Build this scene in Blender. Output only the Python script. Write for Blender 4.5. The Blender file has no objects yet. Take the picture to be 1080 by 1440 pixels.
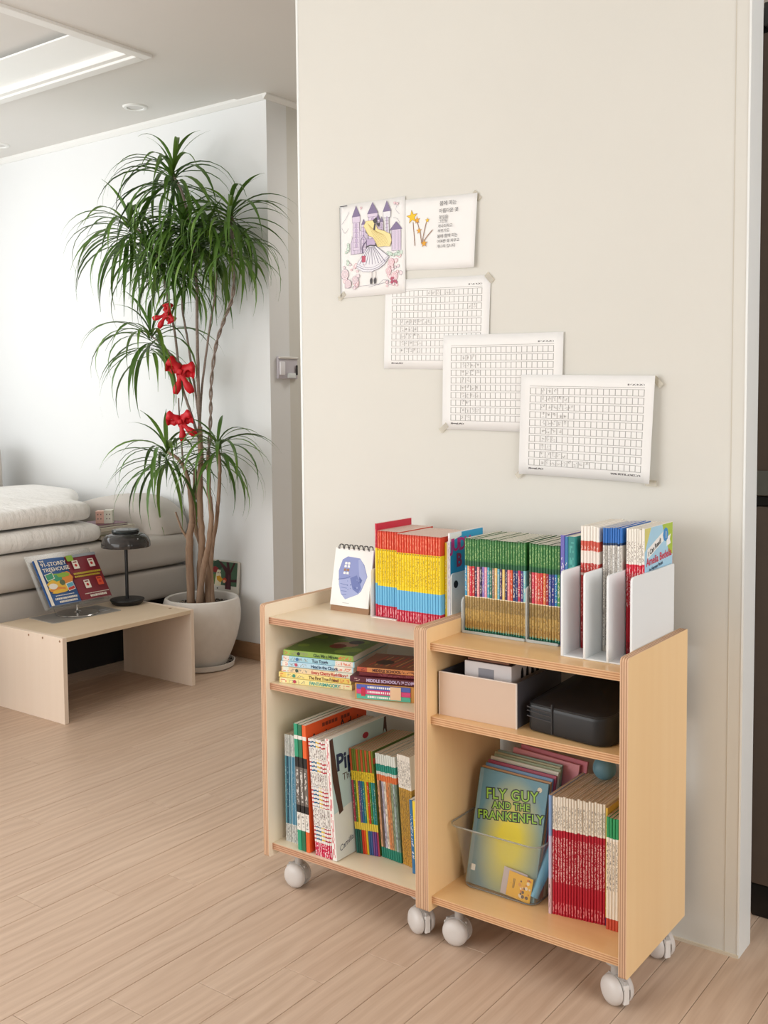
import bpy, bmesh, math, random
from mathutils import Vector, Matrix, Euler
random.seed(7)
SC = bpy.context.scene
COL = SC.collection
PI = math.pi

# ------------------------------------------------------------------ camera
CF = 1448.08                                     # focal length in px of the 1080x1440 frame
CP = Vector((0.6032, -1.9501, 1.08))
CR = Vector((0.80329306, 0.59551494, -0.00906754))
CU = Vector((-0.03158214, 0.05779463, 0.99782882))
CW = Vector((-0.59474602, 0.80126259, -0.06523366))
PY = 720 - 59.77
cd = bpy.data.cameras.new('camera'); cam = bpy.data.objects.new('camera', cd); COL.objects.link(cam)
M = Matrix((CR, CU, -CW)).transposed().to_4x4(); M.translation = CP
cam.matrix_world = M
cd.sensor_fit = 'VERTICAL'; cd.sensor_height = 36.0; cd.lens = 36.0 * CF / 1440.0
cd.shift_y = -59.77 / 1440.0; cd.clip_start = 0.05
SC.camera = cam

def P(u, v, ax, val):
    """point on the plane ax = val that lies behind photo pixel (u, v)"""
    d = CW + CR * ((u - 540) / CF) - CU * ((v - PY) / CF)
    i = 'xyz'.index(ax); t = (val - CP[i]) / d[i]
    return CP + d * t

# ------------------------------------------------------------------ world, lights, exposure
w = bpy.data.worlds.new('world'); SC.world = w; w.use_nodes = True
w.node_tree.nodes['Background'].inputs[0].default_value = (0.80, 0.90, 1.0, 1)
w.node_tree.nodes['Background'].inputs[1].default_value = 1.0
SC.view_settings.view_transform = 'Standard'; SC.view_settings.look = 'None'
SC.view_settings.exposure = -0.06; SC.view_settings.gamma = 1.0; SC.view_settings.use_curve_mapping = False

def area(name, loc, target, sx, sy, power, col):
    l = bpy.data.lights.new(name, 'AREA'); l.shape = 'RECTANGLE'; l.size = sx; l.size_y = sy
    l.energy = power; l.color = col
    o = bpy.data.objects.new(name, l); COL.objects.link(o); o.location = loc
    o.rotation_euler = (Vector(target) - Vector(loc)).to_track_quat('-Z', 'Y').to_euler()
    return o
area('balcony_daylight', (-2.75, -3.33, 1.25), (-2.75, 0, 1.25), 3.1, 2.1, 74, (1.0, 0.985, 0.96))
area('side_window_daylight', (-4.52, -.75, 1.62), (0, -.75, 1.3), 2.3, 1.15, 24, (0.95, 0.98, 1.0))
area('corridor_fill_light', (-1.6, 1.9, 2.28), (-1.6, 1.9, 0), .5, .5, 9, (1.0, 0.97, 0.93))  # unseen fill light, added to brighten the dark corridor
area('kitchen_daylight', (2.33, -1.2, 1.45), (0, -1.2, 1.3), 1.9, 1.5, 42, (1.0, 0.975, 0.94))

# ------------------------------------------------------------------ helpers: materials
def lin(c):
    if isinstance(c, str):
        c = c.lstrip('#'); c = [int(c[i:i+2], 16) / 255 for i in (0, 2, 4)]
    return tuple(x / 12.92 if x <= .04045 else ((x + .055) / 1.055) ** 2.4 for x in c[:3]) + (1.0,)

class E:
    """tiny expression wrapper around shader math nodes"""
    def __init__(s, nt, sock): s.nt = nt; s.s = sock
    def _m(s, op, *a):
        n = s.nt.nodes.new('ShaderNodeMath'); n.operation = op
        for i, x in enumerate((s,) + a):
            if isinstance(x, E): s.nt.links.new(x.s, n.inputs[i])
            else: n.inputs[i].default_value = x
        return E(s.nt, n.outputs[0])
    def __add__(s, o): return s._m('ADD', o)
    def __sub__(s, o): return s._m('SUBTRACT', o)
    def __mul__(s, o): return s._m('MULTIPLY', o)
    def __truediv__(s, o): return s._m('DIVIDE', o)
    def __gt__(s, o): return s._m('GREATER_THAN', o)
    def __lt__(s, o): return s._m('LESS_THAN', o)
    def frac(s): return s._m('FRACT')
    def floor(s): return s._m('FLOOR')
    def abs(s): return s._m('ABSOLUTE')
    def clamp(s):
        r = s._m('ADD', 0.0); r.s.node.use_clamp = True; return r
    def mx(s, o): return s._m('MAXIMUM', o)

class Mat:
    def __init__(s, name, rough=.5, spec=.5):
        s.m = bpy.data.materials.new(name); s.m.use_nodes = True; s.nt = s.m.node_tree
        s.b = s.nt.nodes['Principled BSDF']
        s.b.inputs['Roughness'].default_value = rough
        s.b.inputs['Specular IOR Level'].default_value = spec
    def node(s, t, **kw):
        n = s.nt.nodes.new(t)
        for k, v in kw.items(): setattr(n, k, v)
        return n
    def link(s, a, b): s.nt.links.new(a, b)
    def coord(s, kind='Object'):
        n = s.node('ShaderNodeTexCoord'); x = s.node('ShaderNodeSeparateXYZ')
        s.link(n.outputs[kind], x.inputs[0])
        return [E(s.nt, o) for o in x.outputs], n.outputs[kind]
    def rgb(s, c):
        n = s.node('ShaderNodeRGB'); n.outputs[0].default_value = lin(c); return n.outputs[0]
    def mix(s, f, a, b, blend='MIX'):
        n = s.node('ShaderNodeMix'); n.data_type = 'RGBA'; n.blend_type = blend
        for v, i in ((f, 0), (a, 6), (b, 7)):
            if isinstance(v, E): s.link(v.s, n.inputs[i])
            elif isinstance(v, bpy.types.NodeSocket): s.link(v, n.inputs[i])
            elif i == 0: n.inputs[0].default_value = v
            else: n.inputs[i].default_value = lin(v)
        return n.outputs[2]
    def noise(s, vec, scale=5, detail=2, rough=.5, stretch=None, rnd=False, dist=0):
        mp = s.node('ShaderNodeMapping')
        s.link(vec, mp.inputs[0])
        if stretch: mp.inputs['Scale'].default_value = stretch
        if rnd:
            oi = s.node('ShaderNodeObjectInfo'); mu = s.node('ShaderNodeVectorMath', operation='SCALE')
            cx = s.node('ShaderNodeCombineXYZ')
            for k in range(3): s.link(oi.outputs['Random'], cx.inputs[k])
            s.link(cx.outputs[0], mu.inputs[0]); mu.inputs['Scale'].default_value = 37.0
            s.link(mu.outputs[0], mp.inputs['Location'])
        n = s.node('ShaderNodeTexNoise'); s.link(mp.outputs[0], n.inputs['Vector'])
        n.inputs['Scale'].default_value = scale; n.inputs['Detail'].default_value = detail
        n.inputs['Roughness'].default_value = rough; n.inputs['Distortion'].default_value = dist
        return E(s.nt, n.outputs['Fac'])
    def base(s, sock): s.link(sock, s.b.inputs['Base Color']); return s
    def bump(s, h, strength=.2, dist=.001):
        n = s.node('ShaderNodeBump'); n.inputs['Strength'].default_value = strength
        n.inputs['Distance'].default_value = dist
        s.link(h.s, n.inputs['Height']); s.link(n.outputs[0], s.b.inputs['Normal']); return s
    def objcol(s): return s.node('ShaderNodeObjectInfo').outputs['Color']
    def rnd(s): return E(s.nt, s.node('ShaderNodeObjectInfo').outputs['Random'])

_cache = {}
def plain(c, rough=.55, var=.04, metal=0, spec=.5):
    """plain coloured surface with a slight mottled variation"""
    k = (c, rough, var, metal, spec)
    if k in _cache: return _cache[k]
    m = Mat('plain_' + (c if isinstance(c, str) else 'c').lstrip('#'), rough, spec)
    _, v = m.coord(); n = m.noise(v, 14, 2)
    a = lin(c); lo = tuple(max(0, x * (1 - var)) for x in a[:3]); hi = tuple(min(1, x * (1 + var)) for x in a[:3])
    r = m.node('ShaderNodeValToRGB'); r.color_ramp.elements[0].color = lo + (1,); r.color_ramp.elements[1].color = hi + (1,)
    m.link(n.s, r.inputs[0]); m.base(r.outputs[0]); m.b.inputs['Metallic'].default_value = metal
    _cache[k] = m.m; return m.m

def wall_paint(name, c, bumpk=.12, rough=.7):
    m = Mat(name, rough, .25); _, v = m.coord()
    n = m.noise(v, 2.2, 3); r = m.mix(n, [x * .985 for x in rgb255(c)], [min(1, x * 1.01) for x in rgb255(c)])
    m.base(r); m.bump(m.noise(v, 260, 3), bumpk, .0006); return m.m
def rgb255(c): c = c.lstrip('#'); return [int(c[i:i+2], 16) / 255 for i in (0, 2, 4)]

def wood(name, light, dark, axis, rough=.45, freq=46, coat=0, contrast=.8):
    """fine straight grain along the given axis"""
    m = Mat(name, rough, .4); _, v = m.coord()
    st = {'x': (1.2, freq, freq), 'y': (freq, 1.2, freq), 'z': (freq, freq, 1.2)}[axis]
    n = m.noise(v, 1.0, 4, .6, st, rnd=True)
    st2 = {'x': (.6, 7, 7), 'y': (7, .6, 7), 'z': (7, 7, .6)}[axis]
    n2 = m.noise(v, 1.0, 2, .5, st2, rnd=True, dist=.6)
    f = ((n * .6 + n2 * .4 - .5) * (2.2 * contrast) + .5).clamp()
    m.base(m.mix(f, dark, light)); m.bump(n, .12, .0005)
    if coat: m.b.inputs['Coat Weight'].default_value = coat; m.b.inputs['Coat Roughness'].default_value = .25
    return m.m

def plies(name, axis, th, c1, c2, n=7):
    """plywood edge: stripes across the thickness axis of the board, centred on the object's origin"""
    m = Mat(name, .6, .3); xyz, v = m.coord(); a = xyz['xyz'.index(axis)]
    f = ((a / th + .5) * n / 2).frac()
    s = (f > .52)
    ns = m.noise(v, 1.0, 3, .6, {'x': (30, 5, 5), 'z': (5, 5, 30)}[axis], rnd=True)
    m.base(m.mix((s * .75 + ns * .45 - .1).clamp(), c1, c2)); return m.m

def glassy(name, c, rough=.05, ior=1.45, alpha_mix=.8):
    m = Mat(name, rough, .5); out = m.nt.nodes['Material Output']
    tr = m.node('ShaderNodeBsdfTransparent'); tr.inputs[0].default_value = lin(c)
    gl = m.node('ShaderNodeBsdfGlossy'); gl.inputs['Roughness'].default_value = rough; gl.inputs[0].default_value = (1, 1, 1, 1)
    lw = m.node('ShaderNodeLayerWeight'); lw.inputs[0].default_value = .5; fr_ = E(m.nt, lw.outputs['Facing']); fr_ = fr_ * fr_ * fr_ * ((ior - 1) * 1.1) + .03
    df = m.node('ShaderNodeBsdfDiffuse'); df.inputs[0].default_value = lin(c)
    mx = m.node('ShaderNodeMixShader'); mx.inputs[0].default_value = alpha_mix
    m.link(df.outputs[0], mx.inputs[1]); m.link(tr.outputs[0], mx.inputs[2])
    m2 = m.node('ShaderNodeMixShader'); m.link(fr_.s, m2.inputs[0]); m.link(mx.outputs[0], m2.inputs[1]); m.link(gl.outputs[0], m2.inputs[2])
    m.link(m2.outputs[0], out.inputs[0]); return m.m

def spine(name, bands, text=(), rough=.4):
    """printed book cover: colour bands up the height (generated z) and rows of small print on the spine.
    bands: [(z_from, colour | 'obj')], text: [(z0, z1, colour, cells, fill)]"""
    m = Mat(name, rough, .45); (gx, gy, gz), _ = m.coord('Generated'); (nx, ny, nz), _ = m.coord('Normal')
    oc = m.objcol(); col = oc if bands[0][1] == 'obj' else m.rgb(bands[0][1])
    for z0, c in bands[1:]:
        col = m.mix(gz > z0, col, oc if c == 'obj' else m.rgb(c))
    front = ny < -.4
    for z0, z1, c, cells, fill in text:
        wn = m.node('ShaderNodeTexWhiteNoise'); wn.noise_dimensions = '3D'; cx = m.node('ShaderNodeCombineXYZ')
        m.link(((gx * 5).floor()).s, cx.inputs[0]); m.link(((gz * (cells * 1.6)).floor()).s, cx.inputs[1]); m.link((m.rnd() * 91).s, cx.inputs[2])
        m.link(cx.outputs[0], wn.inputs['Vector'])
        r = E(m.nt, wn.outputs['Value'])
        mask = (r < fill) * (gz > z0) * (gz < z1) * ((gx - .5).abs() < .27) * front * .72
        col = m.mix(mask, col, oc if c == 'obj' else m.rgb(c))
    m.base(col); return m.m

# ------------------------------------------------------------------ helpers: meshes and objects
def link(o, parent=None):
    COL.objects.link(o)
    if parent is not None: o.parent = parent
    return o
def mesh(name, verts, faces, mats, parent=None, smooth=False, mi=None, loc=None, rot=None):
    me = bpy.data.meshes.new(name); me.from_pydata([tuple(v) for v in verts], [], faces)
    for m in (mats if isinstance(mats, (list, tuple)) else [mats]): me.materials.append(m)
    if mi: me.polygons.foreach_set('material_index', mi)
    if smooth: me.polygons.foreach_set('use_smooth', [True] * len(me.polygons))
    me.update()
    o = bpy.data.objects.new(name, me); link(o, parent)
    if loc is not None: o.location = loc
    if rot is not None: o.rotation_euler = rot
    return o
def bmobj(name, bm, mats, parent=None, smooth=False, loc=None, rot=None, angle=None):
    bmesh.ops.recalc_face_normals(bm, faces=bm.faces[:])
    me = bpy.data.meshes.new(name); bm.to_mesh(me); bm.free()
    for m in (mats if isinstance(mats, (list, tuple)) else [mats]): me.materials.append(m)
    if smooth or angle:
        me.polygons.foreach_set('use_smooth', [True] * len(me.polygons))
        if angle: me.set_sharp_from_angle(angle=math.radians(angle))
    o = bpy.data.objects.new(name, me); link(o, parent)
    if loc is not None: o.location = loc
    if rot is not None: o.rotation_euler = rot
    return o
def add_box(bm, a, b, bev=0, seg=2, mat=0):
    r = bmesh.ops.create_cube(bm, size=1); vs = r['verts']
    for v in vs:
        v.co = Vector([a[i] + (v.co[i] + .5) * (b[i] - a[i]) for i in range(3)])
    fs = set(f for v in vs for f in v.link_faces)
    for f in fs: f.material_index = mat
    if bev:
        es = list(set(e for v in vs for e in v.link_edges))
        bmesh.ops.bevel(bm, geom=es, offset=bev, segments=seg, profile=.5, affect='EDGES')
    return bm
def box(name, a, b, mat, parent=None, bev=0, seg=2, loc=None, rot=None, smooth=False):
    bm = bmesh.new(); add_box(bm, a, b, bev, seg)
    return bmobj(name, bm, mat, parent, loc=loc, rot=rot, angle=40 if (bev and seg > 1) or smooth else None)
def add_lathe(bm, prof, seg=32, c=(0, 0, 0), close=True):
    rings = []
    for r, z in prof:
        if r < 1e-6: rings.append([bm.verts.new((c[0], c[1], c[2] + z))])
        else: rings.append([bm.verts.new((c[0] + r * math.cos(2*PI*k/seg), c[1] + r * math.sin(2*PI*k/seg), c[2] + z)) for k in range(seg)])
    for a, b in zip(rings, rings[1:]):
        for k in range(seg):
            j = (k + 1) % seg
            q = [a[k % len(a)], a[j % len(a)], b[j % len(b)], b[k % len(b)]]
            q = [x for i, x in enumerate(q) if x not in q[:i]]
            if len(q) > 2:
                try: bm.faces.new(q)
                except ValueError: pass
    return bm
def lathe(name, prof, mat, parent=None, seg=32, loc=None, rot=None, angle=35):
    bm = add_lathe(bmesh.new(), prof, seg); return bmobj(name, bm, mat, parent, loc=loc, rot=rot, angle=angle)
def add_tube(bm, pts, r, seg=8, cap=True):
    pts = [Vector(p) for p in pts]; rs = r if isinstance(r, (list, tuple)) else [r] * len(pts)
    rings = []; up = Vector((0.13, 0.07, 1))
    prev = None
    for i, p in enumerate(pts):
        t = (pts[min(i+1, len(pts)-1)] - pts[max(i-1, 0)]).normalized()
        if prev is None: n = t.cross(up); n = n if n.length > 1e-4 else t.cross(Vector((1, 0, 0)))
        else: n = prev - t * prev.dot(t)
        n.normalize(); prev = n; b = t.cross(n)
        rings.append([bm.verts.new(p + (n * math.cos(2*PI*k/seg) + b * math.sin(2*PI*k/seg)) * rs[i]) for k in range(seg)])
    for a, b in zip(rings, rings[1:]):
        for k in range(seg): bm.faces.new((a[k], a[(k+1) % seg], b[(k+1) % seg], b[k]))
    if cap: bm.faces.new(rings[0][::-1]); bm.faces.new(rings[-1])
    return bm
def smooth_path(pts, n=6):
    pts = [Vector(p) for p in pts]; out = []
    for i in range(len(pts) - 1):
        p0, p1, p2, p3 = pts[max(i-1, 0)], pts[i], pts[i+1], pts[min(i+2, len(pts)-1)]
        for k in range(n):
            t = k / n
            out.append(.5 * ((2*p1) + (p2-p0)*t + (2*p0-5*p1+4*p2-p3)*t*t + (3*p1-p0-3*p2+p3)*t**3))
    out.append(pts[-1]); return out
def tube(name, pts, r, mat, parent=None, seg=8):
    return bmobj(name, add_tube(bmesh.new(), pts, r, seg), mat, parent, angle=50)
def add_prism(bm, poly, axis, lo, hi, mat_cap=0, mat_side=0):
    """extrude a 2D polygon along axis"""
    def v3(p, h): return {'x': (h, p[0], p[1]), 'y': (p[0], h, p[1]), 'z': (p[0], p[1], h)}[axis]
    a = [bm.verts.new(v3(p, lo)) for p in poly]; b = [bm.verts.new(v3(p, hi)) for p in poly]
    f = bm.faces.new(a); f.material_index = mat_cap; f = bm.faces.new(b[::-1]); f.material_index = mat_cap
    for i in range(len(poly)):
        j = (i + 1) % len(poly); f = bm.faces.new((a[i], b[i], b[j], a[j])); f.material_index = mat_side
    return bm
def rrect(x0, y0, x1, y1, r, n=5):
    rs = r if isinstance(r, (list, tuple)) else [r] * 4; out = []
    for (cx, cy, a0, rr) in ((x0, y0, PI, rs[0]), (x1, y0, 1.5*PI, rs[1]), (x1, y1, 0, rs[2]), (x0, y1, .5*PI, rs[3])):
        sx = cx + (rr if cx == x0 else -rr); sy = cy + (rr if cy == y0 else -rr)
        if rr < 1e-6: out.append((cx, cy)); continue
        for k in range(n + 1): t = a0 + .5*PI*k/n; out.append((sx + rr*math.cos(t), sy + rr*math.sin(t)))
    return out
def tag(o, label, cat, group=None):
    o['label'] = label; o['category'] = cat
    if group: o['group'] = group
    return o
def struct(o, label=None):
    o['kind'] = 'structure'
    if label: o['label'] = label
    return o
def empty(name, loc=(0, 0, 0), rot=(0, 0, 0)):
    o = bpy.data.objects.new(name, None); COL.objects.link(o); o.location = loc; o.rotation_euler = rot
    o.empty_display_size = .05; return o
def stuff(o): o['kind'] = 'stuff'; return o
_font = {}
def text_mesh(s, size, align='LEFT', bold=0, shear=0, space=1.0, line=1.0):
    """lettering as a flat mesh in its local XY plane"""
    k = (s, size, align, bold, shear, space, line)
    if k in _font: return _font[k]
    c = bpy.data.curves.new('t', 'FONT'); c.body = s; c.size = size; c.align_x = align; c.offset = bold; c.shear = shear
    c.space_character = space; c.space_line = line; c.resolution_u = 3; c.fill_mode = 'FRONT'
    o = bpy.data.objects.new('t', c); COL.objects.link(o)
    dg = bpy.context.evaluated_depsgraph_get(); me = bpy.data.meshes.new_from_object(o.evaluated_get(dg))
    bpy.data.objects.remove(o); bpy.data.curves.remove(c)
    me.materials.clear(); _font[k] = me; return me
def lettering(s, size, mat, parent, loc, rot, **kw):
    me = text_mesh(s, size, **kw).copy(); me.materials.append(mat); me.name = 'lettering'
    o = bpy.data.objects.new('lettering', me); link(o, parent); o.location = loc; o.rotation_euler = rot; return o
def flat_print(name, polys, parent, loc=(0, 0, 0), rot=(0, 0, 0), step=.00004):
    """printed picture: flat polygons [(points, material)] stacked in the local XY plane, later ones on top"""
    vs, fs, mi, ms = [], [], [], []
    for k, (pts, m) in enumerate(polys):
        if m not in ms: ms.append(m)
        b = len(vs); vs += [(p[0], p[1], step * (1 + k * .25)) for p in pts]; fs.append(list(range(b, b + len(pts)))); mi.append(ms.index(m))
    return mesh(name, vs, fs, ms, parent, mi=mi, loc=loc, rot=rot)
def disc(x, y, r, n=14, ry=None, a0=0, a1=2*PI):
    ry = ry or r
    return [(x + r*math.cos(a0 + (a1-a0)*k/n), y + ry*math.sin(a0 + (a1-a0)*k/n)) for k in range(n)]
def stroke(pts, w):
    """thin polyline ribbon in 2D as one polygon"""
    L, R = [], []
    for i, p in enumerate(pts):
        a = pts[max(i-1, 0)]; b = pts[min(i+1, len(pts)-1)]; dx, dy = b[0]-a[0], b[1]-a[1]; l = math.hypot(dx, dy) or 1
        L.append((p[0] - dy/l*w/2, p[1] + dx/l*w/2)); R.append((p[0] + dy/l*w/2, p[1] - dx/l*w/2))
    return L + R[::-1]


# ================================================================== the setting
CZ = 2.325                                        # ceiling height
PW_L, PW_T = -1.0973, 0.068                       # left end and thickness of the partition wall
FC_X, FC_Y = -2.2881, 1.171                       # outside corner of the far living room wall
M_wallpaper = wall_paint('cream_wallpaper', '#dcdad2')
M_white = wall_paint('white_wall_paint', '#ecedec')
M_ceil = wall_paint('ceiling_paint', '#e5e2dd')
M_trim = plain('#f1f0ec', .45, .01)
M_endcap = plain('#eceeec', .4, .01)

# floor: slab with laminate planks running towards the partition wall
def plank_material():
    m = Mat('oak_laminate', .42, .35); _, v = m.coord()
    fine = m.noise(v, 1.0, 4, .65, (170, 5, 1), rnd=True)
    broad = m.noise(v, 1.0, 3, .55, (16, 1.3, 1), rnd=True, dist=1.4)
    wv = m.node('ShaderNodeTexWave'); wv.wave_type = 'BANDS'; wv.bands_direction = 'X'
    mp = m.node('ShaderNodeMapping'); m.link(v, mp.inputs[0]); mp.inputs['Scale'].default_value = (1, .3, 1)
    oi = m.node('ShaderNodeObjectInfo'); cx = m.node('ShaderNodeCombineXYZ'); mu = (E(m.nt, oi.outputs['Random']) * 13)
    m.link(mu.s, cx.inputs[0]); m.link(mu.s, cx.inputs[1]); m.link(cx.outputs[0], mp.inputs['Location'])
    m.link(mp.outputs[0], wv.inputs['Vector']); wv.inputs['Scale'].default_value = 11; wv.inputs['Distortion'].default_value = 9
    wv.inputs['Detail'].default_value = 2; wv.inputs['Detail Scale'].default_value = .9
    wave = E(m.nt, wv.outputs['Fac'])
    f = ((fine * .50 + broad * .34 + wave * .16 - .5) * 1.5 + .55).clamp()
    c = m.mix(f, '#b4967f', '#dcc4ae')
    c = m.mix((m.rnd() - .5).abs() * .5, c, m.rgb('#caad95'))
    m.base(c); m.bump(fine, .10, .0004)
    r = fine * .12 + .36; m.link(r.s, m.b.inputs['Roughness']); return m.m
M_plank = plank_material()
floor = struct(box('floor', (-4.7, -3.5, -.06), (2.5, 2.6, -.0085), plain('#8d705a', .8)), 'floor slab under the oak laminate planks')
PWID, PLEN, GAP = .0967, .797, .0010
def plank_mesh(ln):
    bm = bmesh.new(); add_box(bm, (GAP/2, GAP/2, -.008), (PWID - GAP/2, ln - GAP/2, 0), .0007, 1)
    bmesh.ops.recalc_face_normals(bm, faces=bm.faces[:]); me = bpy.data.meshes.new('plank'); bm.to_mesh(me); bm.free(); me.materials.append(M_plank); return me
full = plank_mesh(PLEN); npl = 0; rest = []
Y0, Y1 = -2.2, 1.60
for k in range(-11, 48):
    xl = -.018 - PWID * (k + 1)
    j = (-.403 - .1325 * (k - 5)) % PLEN
    y = j - PLEN * 8
    while y < 2.6:
        a, b = max(y, -3.5), min(y + PLEN, 2.6)
        if b - a > .02:
            cx, cy = xl + PWID/2, (a + b) / 2
            d = Vector((cx, cy, 0)) - CP; dep = d.dot(CW)
            vis = False
            for yy in (a, cy, b):
                d = Vector((cx, yy, 0)) - CP; dep = d.dot(CW)
                if dep > .3:
                    u = 540 + CF * d.dot(CR) / dep; v = PY - CF * d.dot(CU) / dep
                    if -60 < u < 1140 and v < 1560 and v > 870: vis = True
            if xl > -2.75 + PWID and cy > .25 and xl > -1.2: vis = vis and cy < .5
            if vis and npl < 298:
                me = full if abs(b - a - PLEN) < 1e-6 else plank_mesh(b - a)
                o = bpy.data.objects.new('plank', me); link(o, floor); o.location = (xl, a, 0); npl += 1
            else: rest.append((xl, a, b))
        y += PLEN
bm = bmesh.new()
for xl, a, b in rest: add_box(bm, (xl + GAP/2, a + GAP/2, -.008), (xl + PWID - GAP/2, b - GAP/2, 0))
stuff(bmobj('plank_field', bm, M_plank, floor))

# partition wall with the papers, its white end cap and left edge strip
struct(box('wall_front', (PW_L, 0, 0), (-.004, PW_T, CZ), M_wallpaper), 'cream papered partition wall')
struct(box('trim_1', (-.004, -.001, 0), (0.0, PW_T + .001, CZ), M_endcap), 'white edge cap on the end of the partition wall')
struct(box('trim_2', (PW_L - .003, -.0015, 0), (PW_L + .004, PW_T, CZ), M_endcap, bev=.001, seg=1), 'pale edge strip at the left end of the partition wall')
struct(box('trim_3', (PW_L + .004, -.004, 0), (-.001, 0, .006), plain('#d8cdb9', .6)), 'sealant line at the foot of the partition wall')
struct(box('trim_4', (-.0285, -.0008, 0), (-.0275, .001, CZ), plain('#cfc8ba', .6)), 'wallpaper seam beside the wall end')
# far living room wall, its corner return and the other walls
struct(box('wall_back', (-4.6, FC_Y, 0), (FC_X, FC_Y + .12, CZ + .12), M_white), 'white far wall of the living room')
struct(box('wall_corner', (FC_X - .12, FC_Y + .12, 0), (FC_X, 2.5, CZ + .12), M_wallpaper), 'wall returning into the corridor')
struct(box('wall_corridor', (FC_X, 2.4, 0), (2.4, 2.5, CZ + .12), M_wallpaper), 'end wall of the corridor')
def wall_with_hole(name, axis, pos, th, lo, hi, h0, h1, z0, z1, mat):
    bm = bmesh.new()
    def seg(a, b, c, d):
        if axis == 'y': add_box(bm, (a, pos, c), (b, pos + th, d))
        else: add_box(bm, (pos, a, c), (pos + th, b, d))
    seg(lo, h0, 0, CZ + .12); seg(h1, hi, 0, CZ + .12); seg(h0, h1, 0, z0); seg(h0, h1, z1, CZ + .12)
    return struct(bmobj(name, bm, mat))
wall_with_hole('wall_left', 'x', -4.7, .1, -3.5, 2.5, -1.95, .45, 1.0, 2.25, M_white)
wall_with_hole('wall_window', 'y', -3.5, .1, -4.6, 2.4, -4.4, -1.1, .12, 2.25, M_white)
wall_with_hole('wall_right', 'x', 2.4, .1, -3.4, 2.4, -2.2, -.2, .7, 2.2, M_white)

# ceiling with the recessed tray over the living room
RX, RY = -2.292, .566
bm = bmesh.new()
add_box(bm, (-4.7, RY, CZ), (-2.43, 2.5, CZ + .03)); add_box(bm, (-2.43, RY, CZ - .006), (RX, 2.5, CZ + .03))
add_box(bm, (RX, -3.5, CZ - .006), (2.5, 2.5, CZ + .03)); add_box(bm, (-4.7, -3.5, CZ), (RX, -2.6, CZ + .03))
add_box(bm, (-4.7, -2.6, CZ), (-4.45, RY, CZ + .03)); add_box(bm, (-4.6, -2.6, CZ + .05), (RX + .1, RY + .1, CZ + .12))
add_box(bm, (-4.6, -2.6, CZ + .03), (-4.45, RY, CZ + .09)); add_box(bm, (RX, -2.6, CZ + .03), (RX + .1, RY + .1, CZ + .09)); add_box(bm, (-4.6, RY, CZ + .03), (RX, RY + .1, CZ + .09))
add_box(bm, (-4.6, -2.7, CZ + .03), (RX, -2.6, CZ + .09))
struct(bmobj('ceiling', bm, M_ceil), 'pale ceiling with a recessed tray')
bm = bmesh.new()                                   # stepped moulding around the tray
for o_, i_, z0, z1 in ((0.012, .03, CZ - .016, CZ + .03), (-.018, .055, CZ - .008, CZ + .03)):
    add_box(bm, (RX - i_, -2.6, z0), (RX + o_, RY + o_, z1), .002, 1); add_box(bm, (-4.45, RY - i_, z0), (RX - i_, RY + o_, z1), .002, 1)
struct(bmobj('trim_5', bm, M_trim), 'stepped white moulding around the ceiling tray')
lp = empty('ceiling_light', (-3.35, .43, CZ + .012)); tag(lp, 'long flat white ceiling light panel inside the recessed tray', 'light panel')
M_dif = Mat('lit_diffuser', .4, .3); _, v_ = M_dif.coord(); M_dif.base(M_dif.mix(M_dif.noise(v_, 5, 1), '#f0f1ee', '#f6f7f4')); M_dif.b.inputs['Emission Color'].default_value = (1, .99, .96, 1); M_dif.b.inputs['Emission Strength'].default_value = .08
box('diffuser', (-1.02, -.115, .002), (1.02, .082, .008), M_dif.m, lp)
box('frame_rail', (-1.02, .084, 0), (1.02, .09, .012), plain('#f6f6f3', .35, .005), lp)
def cornice(name, a, b, axis):
    bm = bmesh.new(); prof = [(0, 0), (.006, 0), (.02, .014), (.02, .026), (0, .026)]
    if axis == 'x': add_prism(bm, [(FC_Y - p, CZ - .026 + q) for p, q in prof], 'x', a, b)
    else: add_prism(bm, [(FC_X + p, CZ - .026 + q) for p, q in prof], 'y', a, b)
    return struct(bmobj(name, bm, M_trim), 'white cornice strip under the ceiling')
cornice('trim_6', -4.6, FC_X, 'x'); cornice('trim_7', FC_Y - .02, 2.4, 'y')
M_skirt = wood('skirting_oak', '#b08a69', '#93704f', 'x', .5)
struct(box('baseboard_back', (-4.6, FC_Y - .012, 0), (FC_X + .012, FC_Y, .07), M_skirt, bev=.002), 'brown wooden skirting along the far wall')
struct(box('baseboard_corner', (FC_X, FC_Y, 0), (FC_X + .012, 2.4, .07), M_skirt, bev=.002), 'brown wooden skirting round the wall corner')
for i, (x, y) in enumerate(((-2.85, .975), (-3.86, .99))):
    t = empty('downlight', (x, y, CZ)); tag(t, ('round recessed downlight in the ceiling above the tall plant', 'round recessed downlight cut by the left edge of the photo')[i], 'downlight', 'ceiling downlights')
    lathe('ring', [(.034, -.001), (.036, -.006), (.047, -.006), (.052, -.001), (.052, 0)], M_trim, t)
    lathe('lens', [(0, -.002), (.034, -.002)], plain('#d5d2cd', .3), t)

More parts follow.
